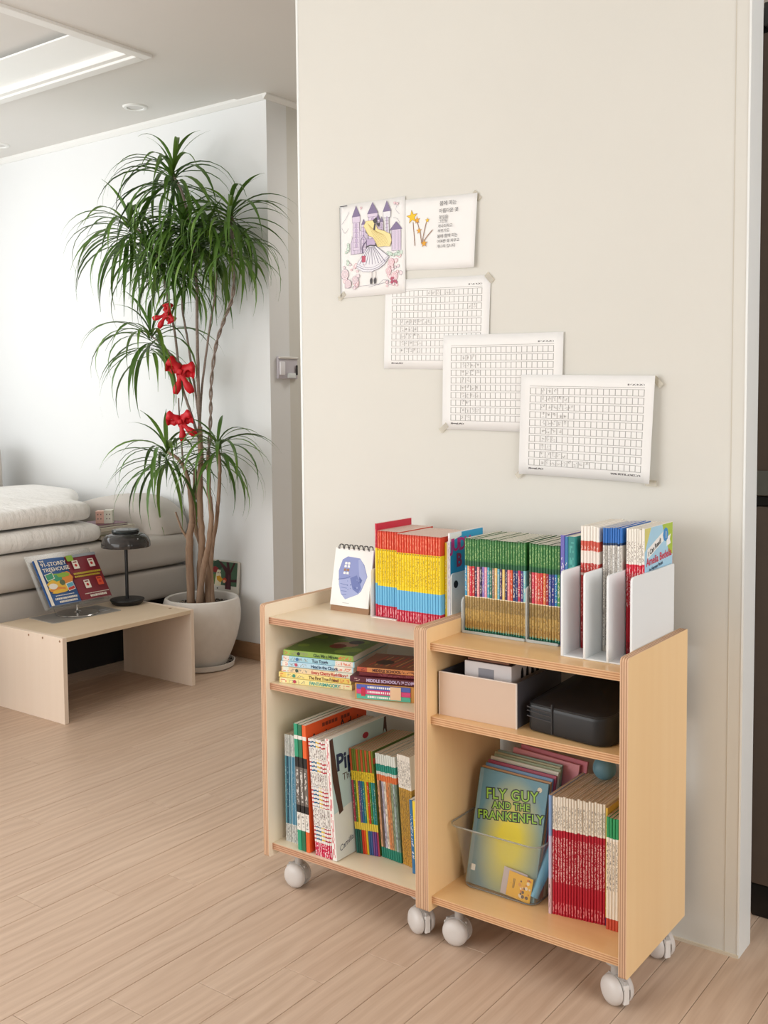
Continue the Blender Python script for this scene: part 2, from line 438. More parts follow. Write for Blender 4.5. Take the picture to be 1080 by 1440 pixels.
# refrigerator standing behind the partition wall
fr = empty('refrigerator', (-.036, .172, 0)); tag(fr, 'dark brown two-door refrigerator behind the end of the partition wall', 'refrigerator')
M_fr = plain('#6f635a', .35, .03, .3); M_frb = plain('#101010', .4)
box('cabinet', (-.012, .03, .02), (.9, .68, 1.86), M_frb, fr, .004, 1)
box('lower_door', (.004, 0, .075), (.89, .03, .862), M_fr, fr, .004)
box('upper_door', (.004, 0, .883), (.89, .03, 1.80), M_fr, fr, .004)
box('door_panel', (.004, -.003, .885), (.89, 0, .935), plain('#6c6d67', .3, .03, .3), fr, .001, 1)
box('handle_groove', (.0, .006, .864), (.89, .028, .881), M_frb, fr)
box('edge_strip', (-.012, .002, .05), (-.004, .03, 1.84), plain('#4a4a4a', .3, .03, .8), fr, .002, 1)
box('top_strip', (.004, .004, 1.815), (.89, .03, 1.86), plain('#3c3f3f', .3), fr, .002, 1)
box('kick_plate', (0, .012, 0), (.89, .05, .07), M_frb, fr, .006)

# switch box on the corridor corner
sw = empty('wall_switch', (FC_X, 1.267, 1.226)); tag(sw, 'small white switch box on the narrow wall right of the tall plant', 'wall switch')
box('back_plate', (0, -.06, -.046), (.012, .06, .046), plain('#c9c4cb', .35), sw, .003)
box('top_lip', (.012, -.06, .037), (.018, .06, .046), plain('#e6e2dc', .4), sw, .002, 1)
box('rocker', (.012, -.055, -.03), (.02, -.025, .025), plain('#efeef2', .35), sw, .003)
box('card_slot', (.012, -.008, -.042), (.024, .035, -.022), plain('#e4eaea', .35), sw, .002)
box('pen', (.013, .046, -.03), (.021, .052, .012), plain('#18161a', .4), sw, .002, 1)

# ================================================================== the two rolling bookshelves
YF, YB = -.3213, -.0409
HT, HB, TH = .6415, .0748, .015
ZT, ZM, ZB = .612, .466, .104                      # tops of the three boards
SB = .012                                          # boards sit a little behind the panel edges
M_face = {'pale': (wood('pale_birch_panel', '#fbeed8', '#f5e3c8', 'z', .42, 30, .15, .5), wood('pale_birch_board', '#f8e9d0', '#f0ddbd', 'x', .38, 30, .25, .5)),
          'honey': (wood('honey_birch_panel', '#f8d7a6', '#efc690', 'z', .42, 30, .15, .6), wood('honey_birch_board', '#f3cd98', '#e6b67c', 'x', .34, 30, .3, .6))}
M_px = plies('ply_edge_upright', 'x', TH, '#e0bd9c', '#a87a5c'); M_pz = plies('ply_edge_board', 'z', TH, '#d3a98a', '#a67355')
M_pz2 = plies('ply_edge_board_honey', 'z', TH, '#e0b78d', '#b98257')
M_cast = plain('#d3cdc8', .38, .02); M_cast2 = plain('#b7b2ad', .4, .02)
def caster_mesh_parts():
    bm = bmesh.new(); add_lathe(bm, [(0, .078), (.019, .078), (.019, .074), (.009, .073), (.009, .05), (.006, .046), (0, .046)], 20)
    hood = []
    for k in range(13): t = math.radians(-8 + 170 * k / 12); hood.append((.0285 * math.cos(t) - .004, .0275 + .0285 * math.sin(t)))
    for k in range(13): t = math.radians(162 - 170 * k / 12); hood.append((.0225 * math.cos(t) - .004, .0275 + .0225 * math.sin(t)))
    add_prism(bm, hood, 'x', -.0075, .0075)
    add_box(bm, (-.0035, -.028, .02), (.0035, .018, .05), .001, 1)
    bmesh.ops.recalc_face_normals(bm, faces=bm.faces[:])
    me = bpy.data.meshes.new('caster'); bm.to_mesh(me); bm.free(); me.materials.append(M_cast2)
    me.polygons.foreach_set('use_smooth', [True] * len(me.polygons)); me.set_sharp_from_angle(angle=.7)
    bm = bmesh.new(); add_lathe(bm, [(0, .0165), (.008, .0162), (.017, .0145), (.0235, .0105), (.0262, .0065), (.027, .003), (.027, 0), (.0215, -.0005), (0, -.0005)], 28)
    wm = bpy.data.meshes.new('wheel'); bmesh.ops.recalc_face_normals(bm, faces=bm.faces[:]); bm.to_mesh(wm); bm.free(); wm.materials.append(M_cast)
    wm.polygons.foreach_set('use_smooth', [True] * len(wm.polygons)); wm.set_sharp_from_angle(angle=.9)
    bm = bmesh.new(); add_box(bm, (-.0062, -.0272, .009), (.0062, -.021, .044), .002, 2); fm = bpy.data.meshes.new('brake_tab'); bmesh.ops.recalc_face_normals(bm, faces=bm.faces[:]); bm.to_mesh(fm); bm.free(); fm.materials.append(plain('#e2deda', .35, .02))
    return me, wm, fm
CM, WM, FM = caster_mesh_parts()
def caster(parent, x, y, rz):
    c = bpy.data.objects.new('caster', CM); link(c, parent); c.location = (x, y, 0); c.rotation_euler = (0, 0, rz)
    for s in (-1, 1):
        wv = bpy.data.objects.new('wheel', WM); link(wv, c); wv.location = (s * .0085, -.004, .0275); wv.rotation_euler = (0, s * PI/2, 0)
    t = bpy.data.objects.new('brake_tab', FM); link(t, c); t.location = (0, -.004, 0)
def shelf_unit(x0, wid, kind, label, casters):
    r = empty('rolling_bookshelf', (x0 + wid/2, (YF + YB)/2, 0)); tag(r, label, 'bookshelf', 'plywood bookshelves on casters')
    d2 = (YB - YF)/2; fm, bmn = M_face[kind]
    for s in (-1, 1):
        bm = bmesh.new(); add_prism(bm, rrect(-d2, HB, d2, HT, [.005, .002, .002, .008]), 'x', -TH/2, TH/2, 0, 1)
        bmobj('side_panel', bm, [fm, M_px], r, loc=(s * (wid/2 - TH/2), 0, 0), angle=35)
    for z in (ZT, ZM, ZB):
        bm = bmesh.new(); add_box(bm, (-wid/2 + TH, -d2 + SB, -TH/2), (wid/2 - TH, d2 - .002, TH/2), mat=0)
        for f in bm.faces:
            if abs(f.normal.z) < .5: f.material_index = 1
        bmobj('shelf_board', bm, [bmn, M_pz if kind == 'pale' else M_pz2], r, loc=(0, 0, z - TH/2))
    for (cx, cy, rz) in casters: caster(r, cx - (x0 + wid/2), cy - (YF + YB)/2, rz)
    return r
XL0, XR0, UW = -.9482, -.5214, .4268
shelf_unit(XL0, UW - .0006, 'pale', 'pale birch plywood bookshelf on gray casters, nearer the tall plant', [(-.892, -.268, -1.5), (-.560, -.272, 1.12), (-.885, -.085, .3), (-.575, -.085, -.3)])
shelf_unit(XR0, UW + .0015, 'honey', 'honey-coloured plywood bookshelf on gray casters, nearer the refrigerator', [(-.469, -.268, -1.45), (-.134, -.272, 1.10), (-.46, -.085, .4), (-.131, -.078, 1.0)])

# ================================================================== books
M_pages = Mat('paper_pages', .8, .2)
(_, _, _), v_ = M_pages.coord(); M_pages.base(M_pages.mix(M_pages.noise(v_, 1, 2, .5, (900, 6, 6)), '#cfc6b8', '#efe9de')); M_pages = M_pages.m
M_pages_old = Mat('aged_pages', .85, .2)
(_, _, _), v_ = M_pages_old.coord(); M_pages_old.base(M_pages_old.mix(M_pages_old.noise(v_, 1, 2, .5, (900, 6, 6)), '#b59d84', '#d8c6ae')); M_pages_old = M_pages_old.m
_bm = {}
def book_meshes(w, h, d, t=.00035, inset=.00015, cap=.0015):
    k = (round(w, 5), round(h, 4), round(d, 4), t, inset)
    if k in _bm: return _bm[k]
    c = min(cap, w * .3)
    prof = [(0, d), (0, c), (c*.35, c*.3), (c, 0), (w-c, 0), (w-c*.35, c*.3), (w, c), (w, d), (w-t, d), (w-t, c), (w-c, t), (c, t), (t, c), (t, d)]
    bm = bmesh.new(); add_prism(bm, prof, 'z', 0, h)
    bmesh.ops.recalc_face_normals(bm, faces=bm.faces[:]); a = bpy.data.meshes.new('book'); bm.to_mesh(a); bm.free()
    bm = bmesh.new(); add_box(bm, (t, c*.9, inset), (w-t, d-inset, h-inset)); bmesh.ops.recalc_face_normals(bm, faces=bm.faces[:])
    b = bpy.data.meshes.new('pages'); bm.to_mesh(b); bm.free()
    _bm[k] = (a, b); return a, b
_bmm = {}
def book(x, y, z, w, h, d, mat, color, label, group=None, rot=(0, 0, 0), pages=None, name='paperback_book', cat='book', t=.00035, inset=.00015):
    """upright book: x left, y spine, z bottom; spine faces -Y"""
    k = (round(w, 5), round(h, 4), round(d, 4), t, inset, mat.name, (pages or M_pages).name)
    if k not in _bmm:
        a, b = book_meshes(w, h, d, t, inset); a = a.copy(); b = b.copy(); a.materials.append(mat); b.materials.append(pages or M_pages); _bmm[k] = (a, b)
    a, b = _bmm[k]
    o = bpy.data.objects.new(name, a); link(o); o.location = (x, y, z); o.rotation_euler = rot; o.color = lin(color)
    p = bpy.data.objects.new('pages', b); link(p, o)
    return tag(o, label, cat, group)
def row(x0, x1, n, y, z, h, d, mat, colors, label, group, hv=.001, yv=.001, lean=0, lab2=None, **kw):
    """n books side by side between x0 and x1, leaning left by lean radians"""
    wd = (x1 - x0) / n; out = []
    for i in range(n):
        c = colors[i % len(colors)] if colors else ('#ffffff', '')
        c, nm = c if isinstance(c, tuple) else (c, '')
        hh = h + random.choice((0, 0, -hv, hv)); yy = y(i) if callable(y) else y + random.choice((0, 0, yv, -yv*.6))
        w_ = wd * .945
        out.append(book(x0 + i * wd, yy, z + (w_ * math.sin(lean) if lean > 0 else 0) + .0002, w_ * math.cos(lean), hh, d, mat, c, (label % nm) if '%s' in label else label, group, rot=(0, -lean, 0), **kw))
    return out

# ---- top of the left bookshelf: series with red, yellow and blue banded spines
M_yel = spine('banded_spine_yellow', [(0, '#c3173c'), (.135, '#6cb9e2'), (.36, '#f4d413'), (.79, '#d8401f'), (.985, '#c33a20')],
              [(.01, .115, '#f3b6bd', 26, .45), (.40, .74, '#8a6a14', 60, .36), (.77, .785, '#4a2014', 70, 1.0), (.81, .97, '#f0936f', 30, .4)])
M_yel1 = spine('banded_cover_red', [(0, '#c3173c'), (.135, '#6cb9e2'), (.36, '#f4d413'), (.74, '#c4203a')], [(.78, .95, '#f0a58f', 30, .4)])
LY = 'slim paperback with red, yellow and blue banded spine on the pale bookshelf'
for i in range(26):
    wd = (.735 - .5625) / 26
    y = -.176 if i < 9 else -.186
    book(-.735 + i * wd, y + random.choice((0, .0008, -.0005)), ZT + (.0022 if i < 9 else .0002), wd * .945, .188, .130, M_yel, '#ffffff', LY, 'banded series on the pale bookshelf')
book(-.7405, -.176, ZT + .0022, .0052, .203, .132, M_yel1, '#ffffff', 'taller red-topped book at the left end of the banded row', name='hardcover_book')
BND = spine('plain_spine', [(0, 'obj')], [(.2, .8, '#f6f2ea', 44, .25)])
book(-.7455, -.170, ZT + .0022, .0042, .150, .115, BND, '#b9a7c9', 'thin lilac booklet left of the banded row', name='booklet')
book(-.5622, -.172, ZT + .0002, .0045, .176, .12, BND, '#e8c832', 'thin yellow paperback at the right end of the banded row')
book(-.5575, -.171, ZT + .0002, .0032, .178, .12, BND, '#f3efe6', 'thin white booklet between yellow paperback and cyan book', name='booklet')
jb = book(-.554, -.172, ZT + .0002, .0052, .196, .132, spine('judy_cover', [(0, '#6fb54a'), (.03, '#e9e6ee'), (.95, '#f2f0f4')], [(.3, .9, '#b39ac9', 30, .4)]), '#ffffff',
          'cyan-covered paperback with big pink title letters at the row end', pages=M_pages)
M_cy = plain('#2aa3d3', .4); M_pk = plain('#cf2f8d', .45); M_cyd = plain('#1d7fb4', .4); M_blk = plain('#1c1a1c', .5); M_wht = plain('#f4f2ee', .5, .01)
RX90 = (PI/2, 0, PI/2)                                   # text plane facing +X, reading along +Y
def side_panel_print(parent, w, polys): return flat_print('cover_print', polys, parent, (w + .0001, 0, 0), RX90)
side_panel_print(jb, .0052, [(rrect(.002, .001, .131, .195, .001, 2), M_cy), ([(.0021, .001), (.131, .001), (.131, .07), (.0021, .05)], M_cyd), ([(.0021, .178), (.045, .187), (.045, .1948), (.0021, .1948)], M_wht),
      (disc(.085, .1, .028, 16, .04), M_blk), (disc(.092, .075, .018, 12, .012), plain('#c9a878', .6))])
lettering('JUDY', .036, M_pk, jb, (.0057, .003, .158), RX90, bold=.0012, space=.88)
lettering('B', .038, plain('#a92a5c', .45), jb, (.0057, .024, .124), RX90, bold=.0014)
# white bookends that close the row
def bookend(x, y0, y1, h, label, flip=1, base=.07, z=ZT, hole=False, mat=None):
    r = empty('bookend', (x, (y0 + y1)/2, z)); tag(r, label, 'bookend', 'white bookends'); l = y1 - y0
    bm = bmesh.new(); add_prism(bm, rrect(-l/2, 0, l/2, h, [0, 0, .008, .008]), 'x', -.0009, .0009)
    bmobj('upright', bm, mat or M_wht, r, angle=35)
    box('foot', (0, -l/2, 0) if flip > 0 else (-base, -l/2, 0), (base, l/2, .0014) if flip > 0 else (0, l/2, .0014), mat or M_wht, r)
    if hole: lathe('finger_hole', [(0, 0), (.008, 0), (.008, .0006), (0, .0006)], M_blk, r, 16, loc=(.0010, -l/2 + .017, h - .024), rot=(0, PI/2, 0))
    return r
bookend(-.7475, -.183, -.08, .105, 'thin white bookend between the calendar and the banded row', 1, .068)
bookend(-.5465, -.172, -.075, .112, 'white bookend with a round black hole, right of the cyan book', -1, .002, hole=True)

# ---- spiral desk calendar with a blue drawing
cal = empty('desk_calendar', (-.817, -.172, ZT)); tag(cal, 'white spiral desk calendar with a blue room drawing on the pale bookshelf', 'calendar'); cal.rotation_euler = (0, 0, .02)
TL = math.radians(11)
M_kraft = plain('#a57f5f', .7); M_paperw = plain('#f4f2ef', .6, .01)
CWD, CH = .106, .142
bm = bmesh.new()                                         # kraft easel: front leaf, back leaf and floor strip
add_prism(bm, [(0, 0), (math.sin(TL)*CH, math.cos(TL)*CH), (math.sin(TL)*CH + .003, math.cos(TL)*CH), (.0025, 0)], 'x', -CWD/2, CWD/2)
add_prism(bm, [(.056, 0), (math.sin(TL)*CH, math.cos(TL)*CH - .003), (math.sin(TL)*CH + .002, math.cos(TL)*CH), (.0585, 0)], 'x', -CWD/2, CWD/2)
add_box(bm, (-CWD/2, .0005, 0), (CWD/2, .058, .0015))
bmobj('easel', bm, M_kraft, cal)
pg = box('page_block', (-CWD/2, -.0045, .013), (CWD/2, -.0006, CH), M_paperw, cal, rot=(-TL, 0, 0))
def cal_print():
    B1, B2, B3, B4 = plain('#8d97c9', .7, .12), plain('#6f7cb5', .7, .15), plain('#a5aed8', .7, .12), plain('#5a68a3', .7, .15)
    o = [(-.034, .062), (-.038, .090), (-.030, .116), (-.016, .124), (.018, .122), (.032, .108), (.043, .083), (.030, .050), (.022, .042), (-.012, .028), (-.026, .040)]
    p = [(o, B1), ([(-.034, .070), (-.004, .076), (.012, .066), (.026, .050), (.022, .042), (-.012, .028), (-.026, .040), (-.034, .060)], B3),
         ([(-.004, .076), (.014, .084), (.030, .060), (.022, .044), (.006, .052)], B2), ([(.014, .118), (.020, .121), (.030, .107), (.042, .083), (.030, .055), (.024, .070), (.018, .095)], B3),
         ([(.021, .082), (.030, .074), (.027, .066), (.022, .070)], B4), (stroke([(-.037, .071), (-.016, .075), (-.004, .080)], .0012), B4)]
    for k in range(4): p.append((stroke([(-.030 + .002*k, .062 - .008*k), (-.010, .060 - .007*k)], .0012), B2))
    for k in range(24): x, y = random.uniform(-.012, .022), random.uniform(.045, .078); p.append((disc(x, y, random.uniform(.0008, .002), 6), random.choice((B4, B3, B2))))
    for (x, y, c) in ((-.022, .106, M_wht), (-.014, .106, M_wht), (-.023, .099, M_wht), (-.014, .099, M_wht), (-.0235, .091, M_kraft), (-.015, .091, M_kraft), (-.024, .084, M_paperw), (-.0155, .084, M_paperw)):
        p.append((rrect(x, y, x + .0065, y + .0055, [0, 0, .002, .002], 3), c))
    p.append((rrect(-.018, .0195, .0, .0205, 0), plain('#bdb9b4', .6)))
    return p
flat_print('drawing', cal_print(), pg, (0, -.0046, 0), (PI/2, 0, 0))
M_wire = plain('#2c2c30', .3, .02, .8)
for k in range(7):
    bm = bmesh.new(); x = -.042 + .0138 * k
    for dx in (-.0014, .0014):
        add_tube(bm, [(x + dx, .002 + .0085*math.cos(a), .0085*math.sin(a)) for a in [math.radians(-110 + 300*q/12) for q in range(13)]], .0007, 6)
    bmobj('ring', bm, M_wire, cal, loc=(0, math.sin(TL)*CH, math.cos(TL)*CH), angle=60)

# ---- top of the right bookshelf: green-topped series in clear holders
M_grn = spine('green_top_spine', [(0, '#17604a'), (.035, '#b58f4c'), (.12, '#c2a05a'), (.245, '#a98d55'), (.375, '#efe3c8'), (.385, 'obj'), (.705, '#1d5c3a'), (.76, '#3c7a3e'), (.985, '#2f6433')],
              [(.02, .055, '#7fc7b0', 60, .5), (.07, .35, '#5d4522', 44, .34), (.42, .68, '#f3ead9', 52, .34), (.775, .965, '#9fc07a', 50, .35)])
C1 = [('#3b9ac4', 'blue'), ('#eeb081', 'apricot'), ('#cf3346', 'red'), ('#d0443f', 'red'), ('#3c2c55', 'purple'), ('#ef9aa0', 'pink'), ('#3b2a4e', 'purple'), ('#8c7ac4', 'lilac'), ('#e89bb4', 'pink'), ('#4fb0c9', 'blue'), ('#2b7a6a', 'teal'),
      ('#8f7b73', 'grey'), ('#efc178', 'yellow'), ('#74bcd0', 'blue'), ('#443060', 'purple'), ('#f0cc7a', 'yellow'), ('#3b2b5b', 'purple'), ('#f08e92', 'pink'), ('#e0572c', 'orange'), ('#2f3f72', 'navy'), ('#33477e', 'navy'), ('#c23a63', 'crimson'), ('#473a86', 'violet'), ('#8cccd4', 'blue')]
C2 = [('#6e4a3b', 'brown'), ('#d9405a', 'red'), ('#ef7a76', 'salmon'), ('#dc4f3f', 'red'), ('#d6393f', 'red'), ('#e9894f', 'orange'), ('#a52033', 'maroon'), ('#4e64ab', 'blue'), ('#3c3f95', 'indigo'), ('#2f86bf', 'sky blue'), ('#57a055', 'green')]
row(-.5005, -.3605, 24, lambda i: -.193 + random.choice((0, .0008)), ZT + .0024, .190, .132, M_grn, C1, 'green-topped paperback with %s spine middle in the left clear holder', 'green-topped series in the left holder')
row(-.3535, -.2865, 11, lambda i: -.193 + random.choice((0, .0008)), ZT + .0024, .190, .132, M_grn, C2, 'green-topped paperback with %s spine middle in the right clear holder', 'green-topped series in the right holder')
M_acr = glassy('frosted_acrylic', '#e6ebea', .15, 1.3, .45)
def acrylic_holder(x0, x1, y0, y1, h, label):
    r = empty('book_holder', (x0, y0, ZT)); tag(r, label, 'book holder', 'clear book holders')
    box('base', (0, 0, 0), (x1 - x0, y1 - y0, .002), M_acr, r, .0008, 1)
    bm = bmesh.new(); add_prism(bm, rrect(0, 0, y1 - y0, h, [.002, .002, .01, .01]), 'x', -.003, -.0002); bmobj('side_plate', bm, M_acr, r, angle=35)
    box('front_lip', (0, -.003, 0), (x1 - x0, -.0002, .006), M_acr, r, .001, 1)
acrylic_holder(-.5015, -.3585, -.199, -.07, .072, 'clear acrylic book holder under the longer green-topped row')
acrylic_holder(-.3545, -.286, -.199, -.07, .108, 'clear acrylic book holder under the shorter green-topped row')
# three taller books standing left of the white file rack
book(-.2838, -.197, ZT + .0002, .0088, .214, .135, BND, '#6a62b3', 'violet paperback between the green-topped row and white file rack')
book(-.2746, -.197, ZT + .0002, .0075, .212, .135, BND, '#2d78ad', 'blue paperback leaning by the violet one left of white file rack')
book(-.2668, -.199, ZT + .0002, .0150, .213, .135, spine('teal_spine', [(0, '#25837e')], [(.35, .95, '#53b0a4', 30, .4)]), '#ffffff', 'thick teal paperback against the white file rack')

# ---- white file rack with four plates
rk = empty('file_rack', (-.180, -.166, ZT)); tag(rk, 'white three-slot file rack full of thin readers on the honey bookshelf', 'file rack')
M_rack = plain('#eceff0', .35, .01)
for k in range(4):
    bm = bmesh.new(); add_prism(bm, rrect(-.0985, 0, .0985, .158, [.003, .003, .004, .008]), 'x', -.002, .002)
    bmobj('divider', bm, M_rack, rk, loc=(-.0665 + .0447 * k, 0, 0), angle=35)
box('base', (-.0685, -.097, 0), (.0695, .0985, .003), M_rack, rk, .001, 1)
M_sr = spine('red_white_reader_spine', [(0, '#b01f2c'), (.27, '#c23a3c'), (.6, '#eecfc6'), (.62, '#c9463f'), (.70, '#f0e6dc'), (.80, '#d45a48'), (.88, '#f3ede4')], [(.05, .55, '#f0b9b0', 60, .3), (.64, .84, '#f3dcd2', 60, .4)])
M_sb = spine('blue_top_reader_spine', [(0, '#d9d2c8'), (.05, 'obj'), (.86, '#16345c'), (.88, '#2c6fc0')], [(.08, .84, '#57504c', 90, .42)])
M_sc = spine('red_bottom_reader_spine', [(0, '#a30f22'), (.10, '#c41630'), (.62, '#d8213c'), (.72, '#f1ece2')], [(.02, .08, '#f0a5a5', 40, .4), (.38, .70, '#f4d9d6', 60, .4), (.74, .90, '#6a4c40', 70, .35)])
row(-.2425, -.2050, 6, -.196, ZT + .0032, .231, .135, M_sr, None, 'thin red and white reader in the left slot of white file rack', 'readers in the left rack slot')
row(-.1980, -.1600, 8, -.196, ZT + .0032, .231, .135, M_sb, ['#e9e6e0', '#b9b3ab', '#eceae6', '#cfc9c0'], 'thin blue-topped reader in the middle slot of white file rack', 'readers in the middle rack slot')
row(-.1525, -.1225, 6, -.196, ZT + .0032, .231, .135, M_sc, None, 'thin white-topped red reader in the right slot of white file rack', 'readers in the right rack slot')
ab = book(-.1222, -.197, ZT + .0032, .0055, .234, .136, M_sc, '#ffffff', 'pale blue picture reader facing out of the white file rack')
M_lb = plain('#a9d3ea', .45); M_lg = plain('#a9c23f', .5); M_bl = plain('#2b86c8', .4); M_rd = plain('#d0304a', .5); M_navy = plain('#20304f', .5)
side_panel_print(ab, .0055, [(rrect(.001, .001, .135, .233, .001, 2), M_lb), ([(.083, .233), (.135, .233), (.135, .172), (.118, .178), (.1, .205)], M_lg), ([(.001, .233), (.03, .233), (.001, .19)], plain('#d8cf7a', .5)),
      ([(.012, .194), (.095, .222), (.095, .204), (.012, .176)], M_wht), ([(.105, .206), (.126, .212), (.121, .202), (.126, .194), (.105, .19)], M_wht), (disc(.1, .213, .0135, 8), M_bl), ([(.001, .14), (.05, .15), (.12, .15), (.12, .12), (.001, .12)], M_lb)])
lettering('I Can Read!', .0135, M_blk, ab, (.0061, .018, .181), (PI/2 , -.32, PI/2), bold=.0002)
lettering('1', .018, M_wht, ab, (.0062, .0965, .2065), RX90, bold=.0004)
lettering('Amelia Bedelia', .0205, M_rd, ab, (.0061, .008, .164), (PI/2, -.06, PI/2), bold=.0004)
lettering('by Herman Parish', .009, M_navy, ab, (.0061, .022, .153), (PI/2, -.1, PI/2), bold=.0002)

# ---- middle board of the left bookshelf: two piles lying flat
def flat_book(x, y, z, ln, th, dp, rz, mat, color, label, group=None, pages=None, rounded=False):
    """book lying flat, spine facing the front; ln along the spine"""
    o = book(x, y, z, th, ln, dp, mat, color, label, group, rot=(0, 0, 0), pages=pages, name='picture_book')
    Rm = Matrix.Rotation(rz, 4, 'Z') @ Matrix.Rotation(PI/2, 4, 'Y')
    o.matrix_world = Matrix.Translation((x, y, z + th)) @ Rm
    return o
def pile_spine(name, c, tc, ends, tc2=None):
    return spine(name, [(0, c), (.02, ends), (.10, c), (.74, ends), (.98, c)], [(.12, .36, tc2 or '#8d8578', 60, .4), (.02, .10, '#d84a3a', 30, .3), (.76, .97, '#e0653a', 36, .45)])
PL = [('#efe19a', '#3aa39b', '#f2e7b8', 'lowest pale yellow'), ('#f2dd8a', '#6b4a20', '#efd06a', 'second lowest yellow'), ('#ecd2a8', '#c23b30', '#e3e8d8', 'cream-spined'), ('#bcdcec', '#29496b', '#f3eadb', 'light blue'), ('#a9d6e4', '#2c3f5c', '#efe6da', 'pale cyan'), ('#8fae4c', '#33501f', '#9cba55', 'top green')]
zz = ZM + .0002
for k, (c, tc, e, nm) in enumerate(PL):
    th = .0118 if k < 5 else .0128
    jx = (.0, -.003, .004, .001, .003, .006)[k]
    o = flat_book(-.915 + jx, -.298 + .0015 * k, zz, .176 - (.006 if k == 5 else 0), th, .185, math.radians(13.2), pile_spine('pile_spine_%d' % k, c, tc, e), '#ffffff', '%s picture book in the flat pile of six on the pale bookshelf' % nm, 'flat pile of picture books')
    zz += th + .0003
    ttl = ('FANTASMAGORY', 'The First True Friend', 'Every Cherry Rush Story', 'Head in the Clouds', 'Too Tough', 'Give Me a Minute')[k]
    lettering(ttl, .0098 if k else .0105, plain(tc, .5), o, (th * .78, -.0004, .176 * .42), Matrix(((0, -1, 0), (0, 0, -1), (1, 0, 0))).to_euler(), bold=.0002, space=.86)
    roundel = lathe('roundel', [(0, 0), (.0038, 0), (.0038, .0003), (0, .0003)], plain(('#b8324a', '#3d8f76', '#4a5a48', '#c04a5a', '#3a6ea5', '#20241f')[k], .5), o, 14, loc=(th * .5, -.0002, .176 * .215), rot=(PI/2, 0, 0))
    if k == 5:
        G1, G2, G3, G4 = plain('#5d7d33', .45, .2), plain('#86a446', .5, .15), plain('#7d2b25', .5, .2), plain('#c9a08c', .6, .15)
        flat_print('cover_print', [([(.002, .002), (.168, .002), (.168, .18), (.002, .18)], G1)] + [(disc(random.uniform(.02, .15), random.uniform(.02, .17), random.uniform(.008, .02), 9), G2) for _ in range(12)] +
                   [(disc(.11, .09, .03, 12, .022), G4), (disc(.10, .07, .02, 10), G3), (disc(.125, .115, .018, 10), M_blk)], o, (-.0003, 0, 0), (0, -PI/2, 0))
# right-hand pile: boxed set below, three story books above
RZ = math.radians(19)
bx = empty('boxed_book_set', (-.700, -.299, ZM)); bx.rotation_euler = (0, 0, RZ); tag(bx, 'small boxed set with striped spines and tan rounded case under the maroon book', 'boxed set')
bm = bmesh.new(); add_prism(bm, rrect(-.002, .0, .136, .13, [.001, .014, .014, .001]), 'z', .0003, .0335); bmobj('case', bm, plain('#c98f4c', .45), bx, angle=35)
for k, (c, n) in enumerate((('#58b39a', 0), ('#d8487f', 1), ('#5566b5', 2))):
    box('spine_strip', (.002, -.0016, .002 + .0101*k), (.118, 0, .0115 + .0101*k), spine('set_spine_%d' % k, [(0, c)], []), bx)
    bm = bmesh.new()
    for q in range(14):
        x = .026 + q * .0042; add_box(bm, (x, -.002, .0048 + .0101*k), (x + random.uniform(.002, .0036), -.0016, .009 + .0101*k))
    bmobj('lettering', bm, M_wht, bx)
box('price_sticker', (.075, -.0023, .004), (.098, -.0019, .031), plain('#eec9a4', .6), bx); box('emblem', (.012, -.0023, .008), (.021, -.0019, .026), plain('#c22b45', .5), bx)
z2 = ZM + .0342
flat_book(-.7145, -.3005, z2, .155, .0120, .12, RZ - .02, spine('maroon_story_spine', [(0, '#5d2531')], [(.06, .14, '#d8b7a8', 30, .4), (.64, .95, '#c9b6d8', 46, .5)]), '#ffffff', 'maroon story book resting on the small boxed set')
RFL = Matrix(((0, -1, 0), (0, 0, -1), (1, 0, 0))).to_euler(); mb = bpy.data.objects[[o.name for o in bpy.data.objects if o.get('label', '').startswith('maroon story')][0]]
lettering('MIDDLE SCHOOL', .0085, plain('#cdbbdc', .5), mb, (.0088, -.0004, .036), RFL, bold=.0003)
flat_book(-.6990, -.2885, z2 + .0125, .135, .0085, .11, RZ, spine('dark_red_story_spine', [(0, '#6d2028')], [(.3, .95, '#a3545a', 46, .4)]), '#ffffff', 'dark red story book, second from the top of right pile')
tb = flat_book(-.7030, -.2910, z2 + .0213, .148, .0100, .12, RZ - .03, spine('orange_story_spine', [(0, '#b5533a'), (.15, '#d38a52')], [(.04, .12, '#6b1f1a', 30, .4), (.66, .97, '#4b1d16', 46, .5)]), '#ffffff', 'orange-spined story book on top of the right pile')
lettering('MIDDLE SCHOOL', .0080, plain('#4b1d16', .5), tb, (.0076, -.0004, .034), RFL, bold=.0003)
flat_print('cover_print', [([(.001, .001), (.147, .001), (.147, .119), (.001, .119)], plain('#7d4a35', .45, .15))] + [(stroke([(.02 + .012*k, .02), (.035 + .012*k, .10)], .003), plain('#d39a5c' if k % 2 else '#c9473a', .5)) for k in range(9)] + [(disc(.045, .05, .02, 12), plain('#3b2a24', .5))], tb, (-.0003, 0, 0), (0, -PI/2, 0))

